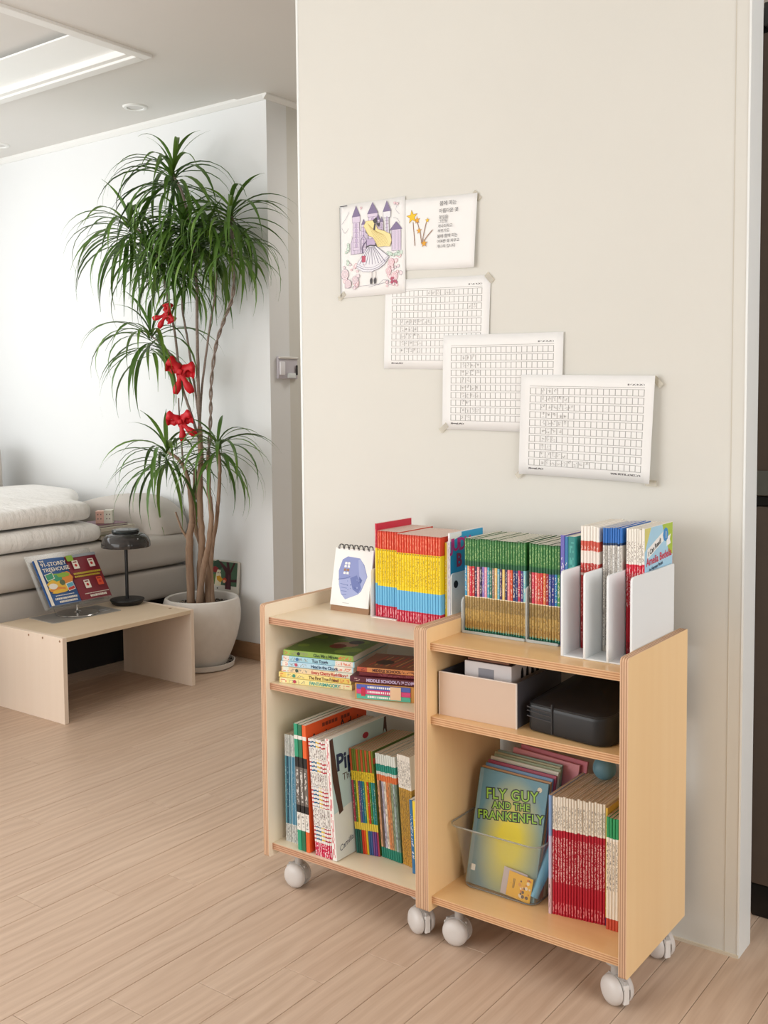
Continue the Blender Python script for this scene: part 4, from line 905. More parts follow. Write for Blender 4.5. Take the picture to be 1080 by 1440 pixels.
# colouring page: castle, girl with long hair and striped dress, flowers
sP = sheet('colouring_page', -.967, 1.549, .192, .219, .0, .0016, M_sheet, .0006, 'colouring page of a purple castle and a girl in a striped dress', tapes=((.004, -.214, -.6),))
def colouring():
    """line-art page in light tints, 0..1 page coordinates scaled to the sheet"""
    SX, SY = .188, .215
    V0, V1, Ln = plain('#dccfe2', .7, .15), plain('#c3b0cf', .7, .15), plain('#6f6480', .7); Roof = plain('#85789a', .7, .1)
    Y1, Y2 = plain('#efdfa0', .7, .1), plain('#b3964a', .7); Pk, Rd, Gr, GrL = plain('#f0dde0', .7), plain('#bf5a70', .7), plain('#d3e2d6', .7), plain('#7f9f8c', .7); Gy, Skin = plain('#e9e8ee', .7), plain('#f3e4dc', .7)
    p = []
    def T(pts): return [(x * SX, y * SY) for x, y in pts]
    def fill(pts, c): p.append((T(pts), c))
    def line(pts, w_=.0007, c=Ln): p.append((stroke(T(pts), w_), c))
    def shape(pts, c, w_=.0007, lc=Ln): fill(pts, c); line(list(pts) + [pts[0]], w_, lc)
    def tower(x, w_, y0, y1, tw, ty, tip, c=V0, roof=Roof):
        shape([(x - w_, y0), (x + w_, y0), (x + w_*.9, y1), (x - w_*.9, y1)], c)
        shape([(x - tw, y1), (x + tw, y1), (x + tw, ty), (x - tw, ty)], c); shape([(x - tw*1.1, ty), (x + tw*1.1, ty), (x, tip)], roof)
        for k in range(5): yy = y0 + (y1 - y0) * (.1 + .18*k); line([(x - w_*.8, yy), (x + w_*.8, yy)], .0005); shape(T2(x, yy + .02, w_*.28, .018), V1, .0005)
    def T2(x, y, a, b): return [(x - a, y - b), (x + a, y - b), (x + a, y + b), (x, y + b*1.5), (x - a, y + b)]
    shape([(.17, .46), (.44, .46), (.44, .66), (.36, .70), (.24, .72), (.17, .58)], V0)
    for k in range(11): line([(.18 + .024*k, .46), (.19 + .023*k, .66)], .0006)
    tower(.375, .035, .5, .74, .03, .77, .83); tower(.60, .03, .6, .78, .026, .80, .86); tower(.655, .025, .6, .74, .022, .77, .83)
    tower(.26, .055, .5, .80, .06, .865, .985); tower(.52, .07, .55, .84, .075, .875, .995); tower(.74, .03, .62, .81, .055, .875, .99, Gy)
    shape([(.81, .45), (.95, .45), (.95, .67), (.81, .67)], V0); shape([(.78, .67), (.97, .67), (.88, .755)], Roof)
    for k in range(6): line([(.825 + .022*k, .46), (.825 + .022*k, .66)], .0006)
    line([(.33, .47), (.33, .60), (.375, .65), (.42, .60), (.42, .47)], .0012)
    rr = random.Random(4)
    for k in range(70):                                   # bush, roses and leaves in outline
        left = k % 2 == 0; x = rr.uniform(.02, .28) if left else rr.uniform(.72, .96); y = rr.uniform(.06, .60 if left else .45)
        if left and x > .17 and y > .4: continue
        g = y > (.36 if left else .40); q = rr.uniform(.012, .028)
        pts = [(x + q*math.cos(2*PI*j/9)*rr.uniform(.7, 1.2), y + q*.9*math.sin(2*PI*j/9)*rr.uniform(.7, 1.2)) for j in range(9)]
        shape(pts, Gr if g else Pk, .0006, GrL if g else (Rd if k % 3 else Ln))
    for (x, y, q) in ((.07, .25, .06), (.23, .18, .045), (.12, .14, .05), (.80, .33, .045), (.85, .18, .05), (.76, .24, .04)):
        for f in (1, .66, .34): shape([(x + q*f*math.cos(2*PI*j/10 + f), y + q*f*.95*math.sin(2*PI*j/10 + f)) for j in range(10)], Pk, .0006, Rd if x > .5 else Ln)
    for k in range(14): x, y = rr.uniform(.79, .9), rr.uniform(.11, .17); shape([(x + .016*math.cos(2*PI*j/6), y + .014*math.sin(2*PI*j/6)) for j in range(6)], Rd, .0004)
    shape([(.45, .53), (.55, .53), (.66, .46), (.77, .39), (.70, .32), (.62, .28), (.50, .25), (.36, .26), (.26, .31), (.27, .35), (.38, .46)], Gy)
    for k in range(9): t = k / 8; line([(.46 + .08*t, .52), (.31 + .40*t, .33 + .05*(t - .5)**2)], .0011 if k % 2 else .0016)
    line(smooth_2d([(.26, .33), (.38, .285), (.5, .275), (.62, .30), (.76, .385)]), .0011); line(smooth_2d([(.27, .35), (.38, .305), (.5, .295), (.62, .325), (.75, .40)]), .0007)
    shape([(.345, .36), (.405, .36), (.405, .43), (.345, .43)], Rd, .0006); shape([(.37, .34), (.40, .335), (.385, .315)], Pk)
    shape([(.43, .53), (.56, .53), (.55, .60), (.42, .61)], V1); line([(.41, .52), (.48, .535), (.57, .525)], .003, M_dark); line(smooth_2d([(.43, .59), (.36, .53), (.36, .46)]), .0028, Ln)
    shape([(.40, .74), (.45, .79), (.54, .79), (.58, .74), (.52, .69), (.44, .68)], Skin, .0005)
    shape([(.38, .75), (.42, .80), (.54, .80), (.60, .70), (.70, .67), (.79, .63), (.81, .56), (.78, .50), (.70, .51), (.60, .51), (.56, .57), (.52, .62), (.46, .64), (.43, .68), (.41, .71)], Y1, .0007, Y2)
    for k in range(10): line(smooth_2d([(.44 + .014*k, .78 - .012*k), (.52 + .02*k, .66 - .004*k), (.60 + .018*k, .52)]), .0006, Y2)
    for pts in ([(.52, .80), (.58, .83), (.60, .77), (.55, .76)], [(.57, .76), (.64, .77), (.62, .72)], [(.545, .76), (.57, .76), (.56, .69), (.53, .70)]): fill(pts, M_dark)
    for x in (.49, .55): line([(x, .25), (x - .004, .17)], .0022, Skin); line([(x + .012, .25), (x + .008, .17)], .0005); fill([(x - .02, .16), (x, .19), (x + .018, .17), (x + .01, .12), (x - .015, .115)], M_dark)
    for pts in ([(.12, .10), (.35, .105), (.62, .11)], [(.03, .80), (.10, .86), (.15, .93)], [(.03, .76), (.08, .70), (.14, .75)], [(.86, .93), (.91, .95), (.88, .88), (.93, .83)], [(.45, .085), (.70, .12)], [(.60, .10), (.68, .15), (.76, .13)], [(.84, .80), (.90, .78), (.94, .73)]): line(smooth_2d(pts), .0006)
    for (x, y) in ((.86, .955), (.90, .945), (.34, .955)): shape([(x, y - .02), (x + .018, y), (x + .009, y + .01), (x, y), (x - .009, y + .01), (x - .018, y)], Pk, .0006, Rd)
    line([(.002, .99), (.002, 0)], .0014, M_dark); line([(0, .998), (.12, .998)], .002, M_dark)
    return p
def smooth_2d(pts): return [(v.x, v.y) for v in smooth_path([(a, b, 0) for a, b in pts], 5)]
flat_print('colouring', colouring(), sP, (0.002, -.0030, -.217), RFW, step=.000008)

# ================================================================== low plywood table
tbl = empty('low_table', (-2.51, .447, 0)); tag(tbl, 'low pale plywood table in front of the sofa', 'table')
M_tb = wood('pale_table_panel', '#f5e4d2', '#ead5c0', 'z', .5, 24, 0, .5); M_tt = wood('pale_table_top', '#e8d4b9', '#dac3a4', 'y', .42, 24, .1, .5)
M_te = plies('table_ply_edge', 'x', .018, '#e0c5a6', '#c39f7e', 7); M_dow = plain('#9a7656', .6)
TLX, TLY = .2, .289
box('table_top', (-TLX, -TLY + .009, .280), (TLX, TLY - .009, .295), M_tt, tbl, .0008, 1)
for s in (-1, 1): box('end_panel', (-TLX, s*TLY - .0085, 0), (TLX, s*TLY + .0085, .296), M_tb, tbl, .0008, 1)
for x in (.01, .09, .185): lathe('dowel', [(0, 0), (.004, 0), (.004, .0006), (0, .0006)], M_dow, tbl, 10, loc=(x, -TLY - .0086, .284), rot=(PI/2, 0, 0))
lathe('dowel', [(0, 0), (.006, 0), (.006, .0006), (0, .0006)], M_dow, tbl, 12, loc=(.11, TLY - .03, .295))
TTZ = .2952

# desk mat, acrylic stand with open picture book
mt = empty('desk_mat', (-2.612, .430, TTZ)); tag(mt, 'thin grey printed mat under the acrylic book stand', 'mat'); mt.rotation_euler = (0, 0, -.04)
bm = bmesh.new(); add_prism(bm, rrect(-.082, -.15, .082, .15, .012), 'z', 0, .0012); bmobj('mat_sheet', bm, plain('#a9a49d', .4), mt)
bm = bmesh.new(); add_prism(bm, rrect(-.076, -.144, .076, .144, .010), 'z', .0012, .0014); bmobj('printed_field', bm, plain('#8f8b86', .4, .06), mt)
for k in range(4): box('grey_block', (.0 + .012*k, .09, .0014), (.009 + .012*k, .125, .0016), plain('#b9bcbd' if k % 2 else '#777a7c', .4), mt)
st = empty('book_stand', (-2.615, .440, TTZ + .0016)); tag(st, 'clear acrylic turning stand holding the open picture book', 'book stand')
M_ac = glassy('clear_acrylic', '#eeeeec', .22, 1.28, .92); M_chr = plain('#b9b7b4', .22, .02, .9)
lathe('turntable', [(0, 0), (.078, 0), (.080, .002), (.078, .0045), (.02, .007), (0, .007)], M_chr, st, 40)
lathe('pivot', [(.016, .007), (.012, .011), (.005, .013), (.005, .034), (.008, .038), (0, .040)], M_chr, st, 20)
LB = math.radians(33)                                      # the plate leans back from vertical
def on_plate(v, up, off=0): return (.018 - math.sin(LB)*up + math.cos(LB)*off, v, .045 + math.cos(LB)*up + math.sin(LB)*off)
def plate(name, v0, v1, u0, u1, off0, off1, mat, parent):
    c = [on_plate(v, u, o) for o in (off0, off1) for u in (u0, u1) for v in (v0, v1)]
    return mesh(name, c, [(0, 1, 3, 2), (4, 6, 7, 5), (0, 4, 5, 1), (2, 3, 7, 6), (0, 2, 6, 4), (1, 5, 7, 3)], mat, parent)
plate('back_plate', -.155, .135, -.006, .215, -.004, -.001, M_ac, st)
plate('ledge', -.145, .125, -.010, -.006, -.004, .03, M_ac, st)
tube('support_arm', [(-.01, -.09, .012), (.004, -.11, .045), on_plate(-.15, .21, -.004)], .0016, M_ac, st, 6)
tube('support_arm', [(.0, 0, .04), (.012, .03, .047), (-.05, .10, .07)], .003, M_ac, st, 8)
bkp = empty('open_picture_book', (-2.615, .446, TTZ + .002)); tag(bkp, 'open picture book with blue and maroon pages on the acrylic stand', 'book')
def page_half(name, v0, v1, mat):
    vs, fs = [], []; n = 8
    for i in range(n + 1):
        v = v0 + (v1 - v0) * i / n; t = abs(v - 0.0) / .14; bul = .003 + .007 * math.sin(min(1, t) * PI * .9)
        for u in (0, .190): vs += [on_plate(v, u, 0), on_plate(v, u, bul)]
    for i in range(n):
        a = 4 * i; b = a + 4; fs += [(a+1, b+1, b+3, a+3), (a, a+2, b+2, b), (a, b, b+1, a+1), (a+2, a+3, b+3, b+2)]
    fs += [(0, 1, 3, 2), (4*n, 4*n+2, 4*n+3, 4*n+1)]
    return mesh(name, vs, fs, mat, bkp, smooth=False)
page_half('left_page', -.138, -.001, plain('#2f5a96', .45, .06)); page_half('right_page', .001, .138, plain('#7f2430', .45, .06))
Rp = Matrix((Vector((0, 1, 0)), Vector((-math.sin(LB), 0, math.cos(LB))), Vector((math.cos(LB), 0, math.sin(LB))))).transposed().to_euler()
def page_print(polys): return flat_print('page_print', polys, bkp, on_plate(0, 0, .0115), Rp)
PY1, PG1, PG2, PO, PW, PR, PLb = plain('#e8b93a', .5), plain('#8db33a', .5), plain('#3f9a72', .5), plain('#e08a34', .5), plain('#efe8da', .5), plain('#c8342c', .5), plain('#5fa9bf', .5)
def blob(cx, cy, rx, ry, n=16): return [(cx + rx*math.cos(2*PI*k/n)*random.uniform(.82, 1.1), cy + ry*math.sin(2*PI*k/n)*random.uniform(.82, 1.1)) for k in range(n)]
page_print([(rrect(-.137, .0, -.124, .189, 0), PW), (blob(-.065, .09, .055, .04), PG1), (blob(-.075, .075, .05, .03), PY1), (blob(-.03, .10, .028, .03), PO), (blob(-.07, .105, .022, .014), PG2), (blob(-.085, .06, .034, .012), PO), (blob(-.08, .052, .035, .008), PY1), (blob(-.1, .075, .02, .012), PW), (blob(-.04, .115, .03, .01), PG1), (blob(-.055, .085, .012, .012), plain('#5d6b4a', .6)),
            ([(-.118, .125), (-.082, .132), (-.08, .105), (-.115, .098)], PW), ([(-.115, .123), (-.084, .129), (-.083, .107), (-.113, .100)], PG2), ([(-.045, .078), (-.012, .084), (-.01, .052), (-.042, .046)], PW), ([(-.042, .076), (-.014, .081), (-.012, .066), (-.04, .06)], PLb), ([(-.041, .059), (-.012, .065), (-.012, .054), (-.04, .049)], PR)])
for s, x, z, sz in (('THE', -.118, .176, .010), ('91-STOREY', -.118, .157, .0225), ('TREEHOUSE', -.118, .135, .0215)): lettering(s, sz, PW, bkp, on_plate(x, z, .0125), Rp, bold=.0004)
for s, x, z, sz in (('BUILT FOR THE', -.100, .032, .007), ('BOOK LOVERS', -.105, .020, .0125), ('STORY WRITERS', -.098, .007, .0115)): pass
def squiggle(x0, x1, y, h_, m_):
    """unreadable line of print"""
    out = []; x = x0
    while x < x1: w_ = random.uniform(.003, .007); out.append((rrect(x, y, min(x + w_, x1), y + h_, 0), m_)); x += w_ + .0016
    return out
page_print(squiggle(-.105, -.025, .034, .003, PW)); page_print(squiggle(-.112, -.015, .019, .008, PW)); page_print(squiggle(-.098, -.02, .006, .008, PW))
page_print([(rrect(.015, .19, .136, .178, 0), plain('#9aa0a6', .5)), (rrect(.001, .165, .03, .189, .004), PG1)])
for (x, z, c) in ((.018, .130, PW), (.090, .130, PW), (.035, .045, PW), (.095, .050, plain('#e0593a', .5))):
    page_print([(rrect(x, z, x + .026, z + .035, .002), c), (disc(x + .013, z + .015, .006, 10), PR), (rrect(x + .004, z + .026, x + .021, z + .031, 0), plain('#8a3a34', .5))])
page_print(squiggle(.006, .130, .106, .008, plain('#c9b23a', .5)) + squiggle(.006, .120, .094, .007, plain('#c9b23a', .5)))
page_print(squiggle(.02, .13, .022, .003, PW)); page_print(squiggle(.04, .115, .008, .009, PW))

# table lamp with smoked shade
lm = empty('table_lamp', (-2.610, .672, TTZ)); tag(lm, 'black table lamp with smoked glass shade on the low table', 'lamp')
M_bk = plain('#141416', .45); M_smoke = glassy('smoked_glass', '#4e4a48', .08, 1.5, .45)
lathe('base', [(0, 0), (.052, 0), (.060, .006), (.067, .018), (.066, .021), (.05, .022), (0, .022)], M_bk, lm, 40)
lathe('pole', [(.0065, .022), (.0065, .272), (0, .272)], M_bk, lm, 16)
lathe('shade', [(.094, .228), (.0955, .232), (.094, .247), (.086, .265), (.072, .277), (.05, .283), (.05, .281), (.071, .275), (.0845, .263), (.0925, .246), (.094, .232), (.094, .228)], M_smoke, lm, 48, angle=60)
lathe('cap', [(0, .270), (.046, .270), (.050, .280), (.054, .290), (.050, .2965), (.02, .300), (0, .300)], plain('#2c302f', .25), lm, 40)
lathe('bulb_holder', [(0, .235), (.012, .235), (.014, .25), (.014, .27), (0, .27)], plain('#8f8c88', .4), lm, 20)

# ================================================================== sofa with folded quilt
M_sofa = Mat('greige_leather', .55, .35); (_, _, _), v_ = M_sofa.coord(); M_sofa.base(M_sofa.mix(M_sofa.noise(v_, 6, 3), '#c6beb5', '#d2cbc3')); M_sofa.bump(M_sofa.noise(v_, 300, 2), .12, .0006); M_sofa = M_sofa.m
M_quilt = Mat('ivory_cotton', .85, .2); (_, _, _), v_ = M_quilt.coord(); M_quilt.base(M_quilt.mix(M_quilt.noise(v_, 4, 2), '#ece8e2', '#f4f1ed')); M_quilt.bump(M_quilt.noise(v_, 9, 4, .6, (1, 2.5, 1)), .5, .02); M_quilt = M_quilt.m
def puffy(name, a, b, mat, parent, bev, wob=.0, seed=0, loc=None, rot=None, crown=0, seg=3, sub=1, nx=6):
    """soft box: bevelled, subdivided, slightly lumpy"""
    rnd = random.Random(seed); bm = bmesh.new(); bmesh.ops.create_cube(bm, size=1)
    for v in bm.verts: v.co = Vector([a[i] + (v.co[i] + .5) * (b[i] - a[i]) for i in range(3)])
    bmesh.ops.bevel(bm, geom=bm.edges[:], offset=bev, segments=seg, profile=.5, affect='EDGES')
    if wob or crown:
        bmesh.ops.subdivide_edges(bm, edges=[e for e in bm.edges if e.calc_length() > bev * 1.6], cuts=nx, use_grid_fill=True)
        ph = [rnd.uniform(0, 6.3) for _ in range(6)]; c = [(a[i] + b[i]) / 2 for i in range(3)]; hx = [(b[i] - a[i]) / 2 for i in range(3)]
        for v in bm.verts:
            x, y, z = v.co; w_ = math.sin(x*9 + ph[0]) * math.sin(y*7 + ph[1]) + .6 * math.sin(x*17 + y*13 + ph[2]) + .4 * math.sin(y*29 + z*31 + ph[3])
            k = max(0, 1 - ((x - c[0]) / hx[0])**2) * max(0, 1 - ((y - c[1]) / hx[1])**2)
            v.co.z += wob * w_ * (1 if z > c[2] else .35) + (crown * k if z > c[2] else 0)
            v.co.x += wob * .7 * math.sin(y*19 + z*40 + ph[4])
    o = bmobj(name, bm, mat, parent, smooth=True, loc=loc, rot=rot)
    if sub: m_ = o.modifiers.new('soft', 'SUBSURF'); m_.levels = sub; m_.render_levels = sub
    return o
sf = empty('sofa', (-3.35, .1, 0)); tag(sf, 'greige leather sofa along the far left wall', 'sofa')
box('dark_gap_block', (-.55, -1.55, 0), (.50, .98, .25), plain('#1c1917', .8), sf)  # near-black box stands in for the dark shaded gap under the raised sofa
puffy('base', (-.72, -1.6, .25), (.605, 1.035, .383), M_sofa, sf, .02, 0, 1)
puffy('seat_cushion', (-.60, -1.55, .386), (.61, 1.035, .522), M_sofa, sf, .035, .002, 2, crown=.006)
def arm_body():
    """sloping armrest at the far end: low and rounded towards the front"""
    bm = bmesh.new(); secs = []
    for x, h_, y0 in ((-.62, .085, .79), (-.3, .085, .80), (-.05, .09, .81), (.10, .13, .815), (.28, .172, .82), (.44, .165, .835), (.53, .135, .86), (.575, .085, .89), (.59, .03, .91)):
        r = min(.07, h_*.45); secs.append([bm.verts.new((x, p, q)) for p, q in rrect(y0, .518, 1.04, .518 + h_, [.01, .02, r*.6, r], 5)])
    n = len(secs[0])
    for a, b in zip(secs, secs[1:]):
        for i in range(n): bm.faces.new((a[i], a[(i+1) % n], b[(i+1) % n], b[i]))
    bm.faces.new(secs[0][::-1]); bm.faces.new(secs[-1]); return bm
a_ = bmobj('armrest', arm_body(), M_sofa, sf, smooth=True); a_.modifiers.new('soft', 'SUBSURF').render_levels = 1
puffy('back_cushion', (-.86, -1.5, .40), (-.535, .905, .918), M_sofa, sf, .07, 0, 4)
qz = .522
q1 = puffy('folded_quilt', (-3.86, -.95, .526), (-2.775, .70, .606), M_quilt, None, .036, .004, 11, crown=.004, nx=12); tag(q1, 'ivory folded quilt, lower layer of the pile on the sofa seat', 'quilt', 'folded quilts on the sofa')
q2 = puffy('folded_quilt', (-3.86, -.95, .614), (-2.80, .675, .690), M_quilt, None, .034, .005, 23, crown=.012, nx=12); tag(q2, 'ivory folded quilt, upper layer of the pile with creased top', 'quilt', 'folded quilts on the sofa')
for v in q2.data.vertices:                                # the upper quilt spills over the armrest towards the back
    if v.co.y > .3:
        v.co.y += (v.co.y - .3) / .375 * min(.40, max(0, -2.93 - v.co.x) * .8)
        v.co.z += .006 * max(0, min(1, (v.co.y - .7) / .1))
# books and a card box on the seat beside the armrest
zb_ = .529
for k, (c, nm, l_, d_, th, x, rz) in enumerate((('#b8ab8c', 'lowest beige', .19, .17, .016, -2.90, .05), ('#a9b09a', 'sage green', .185, .165, .014, -2.905, -.03), ('#cfc8b4', 'cream', .19, .16, .015, -2.90, .08), ('#7d5463', 'plum', .24, .16, .010, -2.92, .02))):
    o = empty('picture_book', (x, .80 - (.045 if k == 3 else 0), zb_)); o.rotation_euler = (0, 0, rz); tag(o, '%s book in the pile on the sofa behind the lamp' % nm, 'book', 'books piled on the sofa')
    box('cover', (-d_/2, -l_/2, 0), (d_/2, l_/2, .0015), plain(c, .5), o); box('cover', (-d_/2, -l_/2, th - .0015), (d_/2, l_/2, th), plain(c, .5), o); box('pages', (-d_/2 + .003, -l_/2 + .003, .0015), (d_/2 - .003, l_/2 - .003, th - .0015), M_pages, o)
    zb_ += th + .0006
cb = empty('card_box', (-2.885, .79, zb_)); cb.rotation_euler = (0, 0, .7); tag(cb, 'small pink and white card box on the books behind the lamp', 'box')
box('pink_half', (-.034, -.02, 0), (.0, .02, .052), plain('#f0c4b4', .6), cb, .001, 1); box('white_half', (.0, -.02, 0), (.034, .02, .056), plain('#e3e1d4', .6), cb, .001, 1)
for x in (-.024, -.012, .012, .024):
    for z in (.018, .036): box('dot_print', (x - .002, -.0204, z), (x + .002, -.02, z + .005), plain('#7c6a62', .6), cb)

# small painting leaning behind the pot
pt = empty('leaning_painting', (-2.555, 1.146, .268)); tag(pt, 'small bird painting on white board leaning behind the plant pot', 'painting'); pt.rotation_euler = (-.10, 0, 0)
bm = bmesh.new(); add_prism(bm, rrect(-.083, 0, .083, .142, .008), 'y', 0, .006); bmobj('board', bm, plain('#d9d4c8', .6), pt, angle=40)
Gd, Gd2, Br, Bp, Cr = plain('#4c6b52', .7, .15), plain('#2f4a38', .7, .15), plain('#4a2229', .7, .1), plain('#5d2c38', .7, .1), plain('#e6dcbc', .7)
flat_print('bird_picture', [(rrect(-.076, .035, .072, .136, 0), Gd), (blob(-.045, .12, .03, .02), Gd2), (blob(-.06, .06, .016, .022), plain('#5f7a3c', .7)), (blob(-.058, .098, .019, .014), plain('#8f2a2c', .7)), ([(.005, .02), (.04, .02), (.036, .09), (.06, .136), (.05, .136), (.03, .10), (.02, .136), (.005, .136), (.012, .11), (-.03, .136), (-.04, .136), (.003, .09)], Br), ([(.016, .02), (.034, .02), (.03, .08), (.02, .085)], Bp), ([(.036, .062), (.072, .066), (.072, .054), (.036, .052)], Br),
            ([(-.060, .03), (-.022, .03), (-.02, .06), (-.026, .098), (-.045, .100), (-.052, .085)], Cr), ([(-.05, .07), (-.03, .075), (-.01, .060), (-.025, .045), (-.046, .055)], plain('#dca52c', .6)), (disc(-.041, .086, .003, 8, .004), M_blk), (disc(-.029, .087, .003, 8, .004), M_blk), (disc(.0, .058, .012, 10, .01), plain('#c9442c', .6)), (disc(-.002, .052, .009, 10, .007), plain('#e8b48c', .6))], pt, (0, -.0003, 0), (PI/2, 0, 0))
lathe('screw', [(0, 0), (.003, 0), (.003, .002), (0, .002)], M_blk, pt, 10, loc=(-.04, -.0004, .02), rot=(PI/2, 0, 0))

# ================================================================== tall potted dracaena
PX, PYY = -2.50, .965
sc_ = empty('pot_saucer', (PX, PYY, 0)); tag(sc_, 'white round saucer with gravel under the plant pot', 'saucer')
M_cer = Mat('matte_white_ceramic', .6, .35); (_, _, _), v_ = M_cer.coord(); M_cer.base(M_cer.mix(M_cer.noise(v_, 30, 3), '#dcd6ce', '#e9e4dd')); M_cer.bump(M_cer.noise(v_, 160, 3), .15, .001); M_cer = M_cer.m
lathe('dish', [(0, 0), (.118, 0), (.128, .006), (.132, .026), (.128, .026), (.122, .009), (0, .009)], M_cer, sc_, 48)
def gravel(name, parent, r, z, n, seed, mats, r0=0):
    rnd = random.Random(seed); bm = bmesh.new()
    for _ in range(n):
        a = rnd.uniform(0, 2*PI); q = math.sqrt(rnd.uniform((r0/r)**2, 1)) * r; s = rnd.uniform(.0035, .007)
        g = bmesh.ops.create_icosphere(bm, subdivisions=1, radius=s); mi_ = rnd.randrange(len(mats))
        for v in g['verts']: v.co = Vector((v.co.x * rnd.uniform(.8, 1.3), v.co.y * rnd.uniform(.8, 1.3), v.co.z * .7)) + Vector((q*math.cos(a), q*math.sin(a), z + rnd.uniform(0, .004)))
        for f in set(f for v in g['verts'] for f in v.link_faces): f.material_index = mi_
    return stuff(bmobj(name, bm, mats, parent))
GM = [plain('#8a7f74', .8), plain('#4d433c', .8), plain('#b3a99b', .8), plain('#37302b', .8)]
gravel('saucer_gravel', sc_, .124, .012, 160, 3, GM, .088)
pot = empty('plant_pot', (PX, PYY, .0095)); tag(pot, 'large rounded white ceramic pot beside the low table', 'pot')
lathe('pot_wall', [(0, 0), (.088, 0), (.098, .006), (.122, .06), (.144, .12), (.157, .18), (.159, .22), (.156, .258), (.150, .276), (.143, .280), (.136, .276), (.134, .262), (.137, .235), (0, .235)], M_cer, pot, 64)
bm = add_lathe(bmesh.new(), [(0, .2352), (.136, .2352), (.136, .240), (0, .243)], 40); bmobj('soil', bm, plain('#2d2521', .9, .2), pot)
gravel('soil_gravel', pot, .13, .243, 420, 5, GM)

pl = empty('dracaena_plant', (PX, PYY, .25)); tag(pl, 'tall dracaena with several bare trunks and drooping narrow leaves', 'plant')
M_bark = Mat('dracaena_bark', .8, .2); (_, _, _), v_ = M_bark.coord(); n_ = M_bark.noise(v_, 1, 4, .6, (70, 70, 9)); M_bark.base(M_bark.mix(n_, '#6d5546', '#c2a48a')); M_bark.bump(n_, .6, .004); M_bark = M_bark.m
M_stem = Mat('grey_stem', .75, .2); (_, _, _), v_ = M_stem.coord(); n_ = M_stem.noise(v_, 1, 3, .6, (60, 60, 140)); M_stem.base(M_stem.mix(n_, '#6f6058', '#a8988c')); M_stem.bump(n_, .4, .002); M_stem = M_stem.m
def leaf_mat():
    m = Mat('dracaena_leaf', .42, .4); _, v = m.coord('Generated'); _, ov = m.coord()
    c = m.mix(m.rnd(), '#38561f', '#7f9c42'); c = m.mix(m.noise(ov, 9, 2), c, m.rgb('#517a2a'))
    m.base(c); m.b.inputs['Transmission Weight'].default_value = 0; m.b.inputs['Subsurface Weight'].default_value = 0; return m.m
M_leaf = leaf_mat()
O0 = Vector((PX, PYY, .25))
def W(u, v, y): return P(u, v, 'y', y) - O0
def trunk(pix, r0, r1, mat=M_bark, n=6, seg=9):
    pts = smooth_path([W(*p) for p in pix], n); k = len(pts)
    pts = [p + Vector((random.uniform(-1, 1), random.uniform(-1, 1), 0)) * r0 * .12 for p in pts]
    return tube('trunk', pts, [r0 + (r1 - r0) * i / (k - 1) for i in range(k)], mat, pl, seg)
trunk([(269, 856, .94), (267, 800, .93), (266, 760, .93), (270, 735, .94)], .017, .014)
trunk([(284, 857, .98), (282, 800, .98), (284, 760, .97), (281, 700, .97), (282, 640, .97), (281, 600, .97)], .016, .010)
trunk([(293, 856, .99), (292, 800, .99), (286, 775, 1.0), (276, 745, 1.0), (273, 705, 1.0), (275, 660, .99)], .014, .008)
trunk([(279, 857, .95), (286, 800, .94), (294, 765, .94), (297, 720, .95), (294, 690, .96), (293, 640, .96)], .014, .008)
trunk([(299, 850, 1.0), (297, 780, 1.0), (304, 735, .99), (308, 690, .98), (309, 650, .97), (305, 625, .97)], .010, .006)
trunk([(268, 762, .93), (260, 752, .92), (253, 738, .91), (247, 720, .91)], .006, .0035)
trunk([(270, 735, .94), (268, 700, .94), (262, 665, .93), (250, 645, .92), (236, 636, .92)], .012, .005)
ST = .0055
trunk([(281, 602, .97), (279, 540, .97), (277, 450, .97), (276, 390, .97), (268, 320, .96), (256, 270, .96), (243, 246, .96)], .007, .005, M_stem)
trunk([(281, 602, .97), (274, 545, .98), (264, 480, .98), (256, 425, .98), (262, 370, .99), (268, 330, .99)], .005, .004, M_stem)
trunk([(281, 602, .97), (284, 545, .99), (295, 460, .99), (303, 410, 1.0), (306, 345, 1.0)], .005, .004, M_stem)
trunk([(279, 615, .96), (268, 580, .95), (258, 550, .95), (252, 520, .95), (246, 470, .95), (237, 425, .94), (225, 370, .93), (200, 330, .92), (187, 316, .92)], .006, .004, M_stem)
trunk([(258, 660, .93), (255, 620, .93), (253, 600, .93), (251, 560, .94)], .004, .003, M_stem)
trunk([(250, 520, .95), (238, 496, .94), (222, 480, .93), (212, 472, .93)], .004, .003, M_stem)
br = smooth_path([W(*p) for p in [(293, 640, .96), (296, 590, .97), (297, 540, .97), (304, 485, .97), (317, 445, .97), (328, 410, .98), (327, 340, .98), (326, 300, .98)]], 14)
for s in (0, PI):
    pts = [p + Vector((math.cos(i*.55 + s), math.sin(i*.55 + s), 0)) * .0045 for i, p in enumerate(br)]
    tube('twisted_stem', pts, .0038, M_stem, pl, 7)
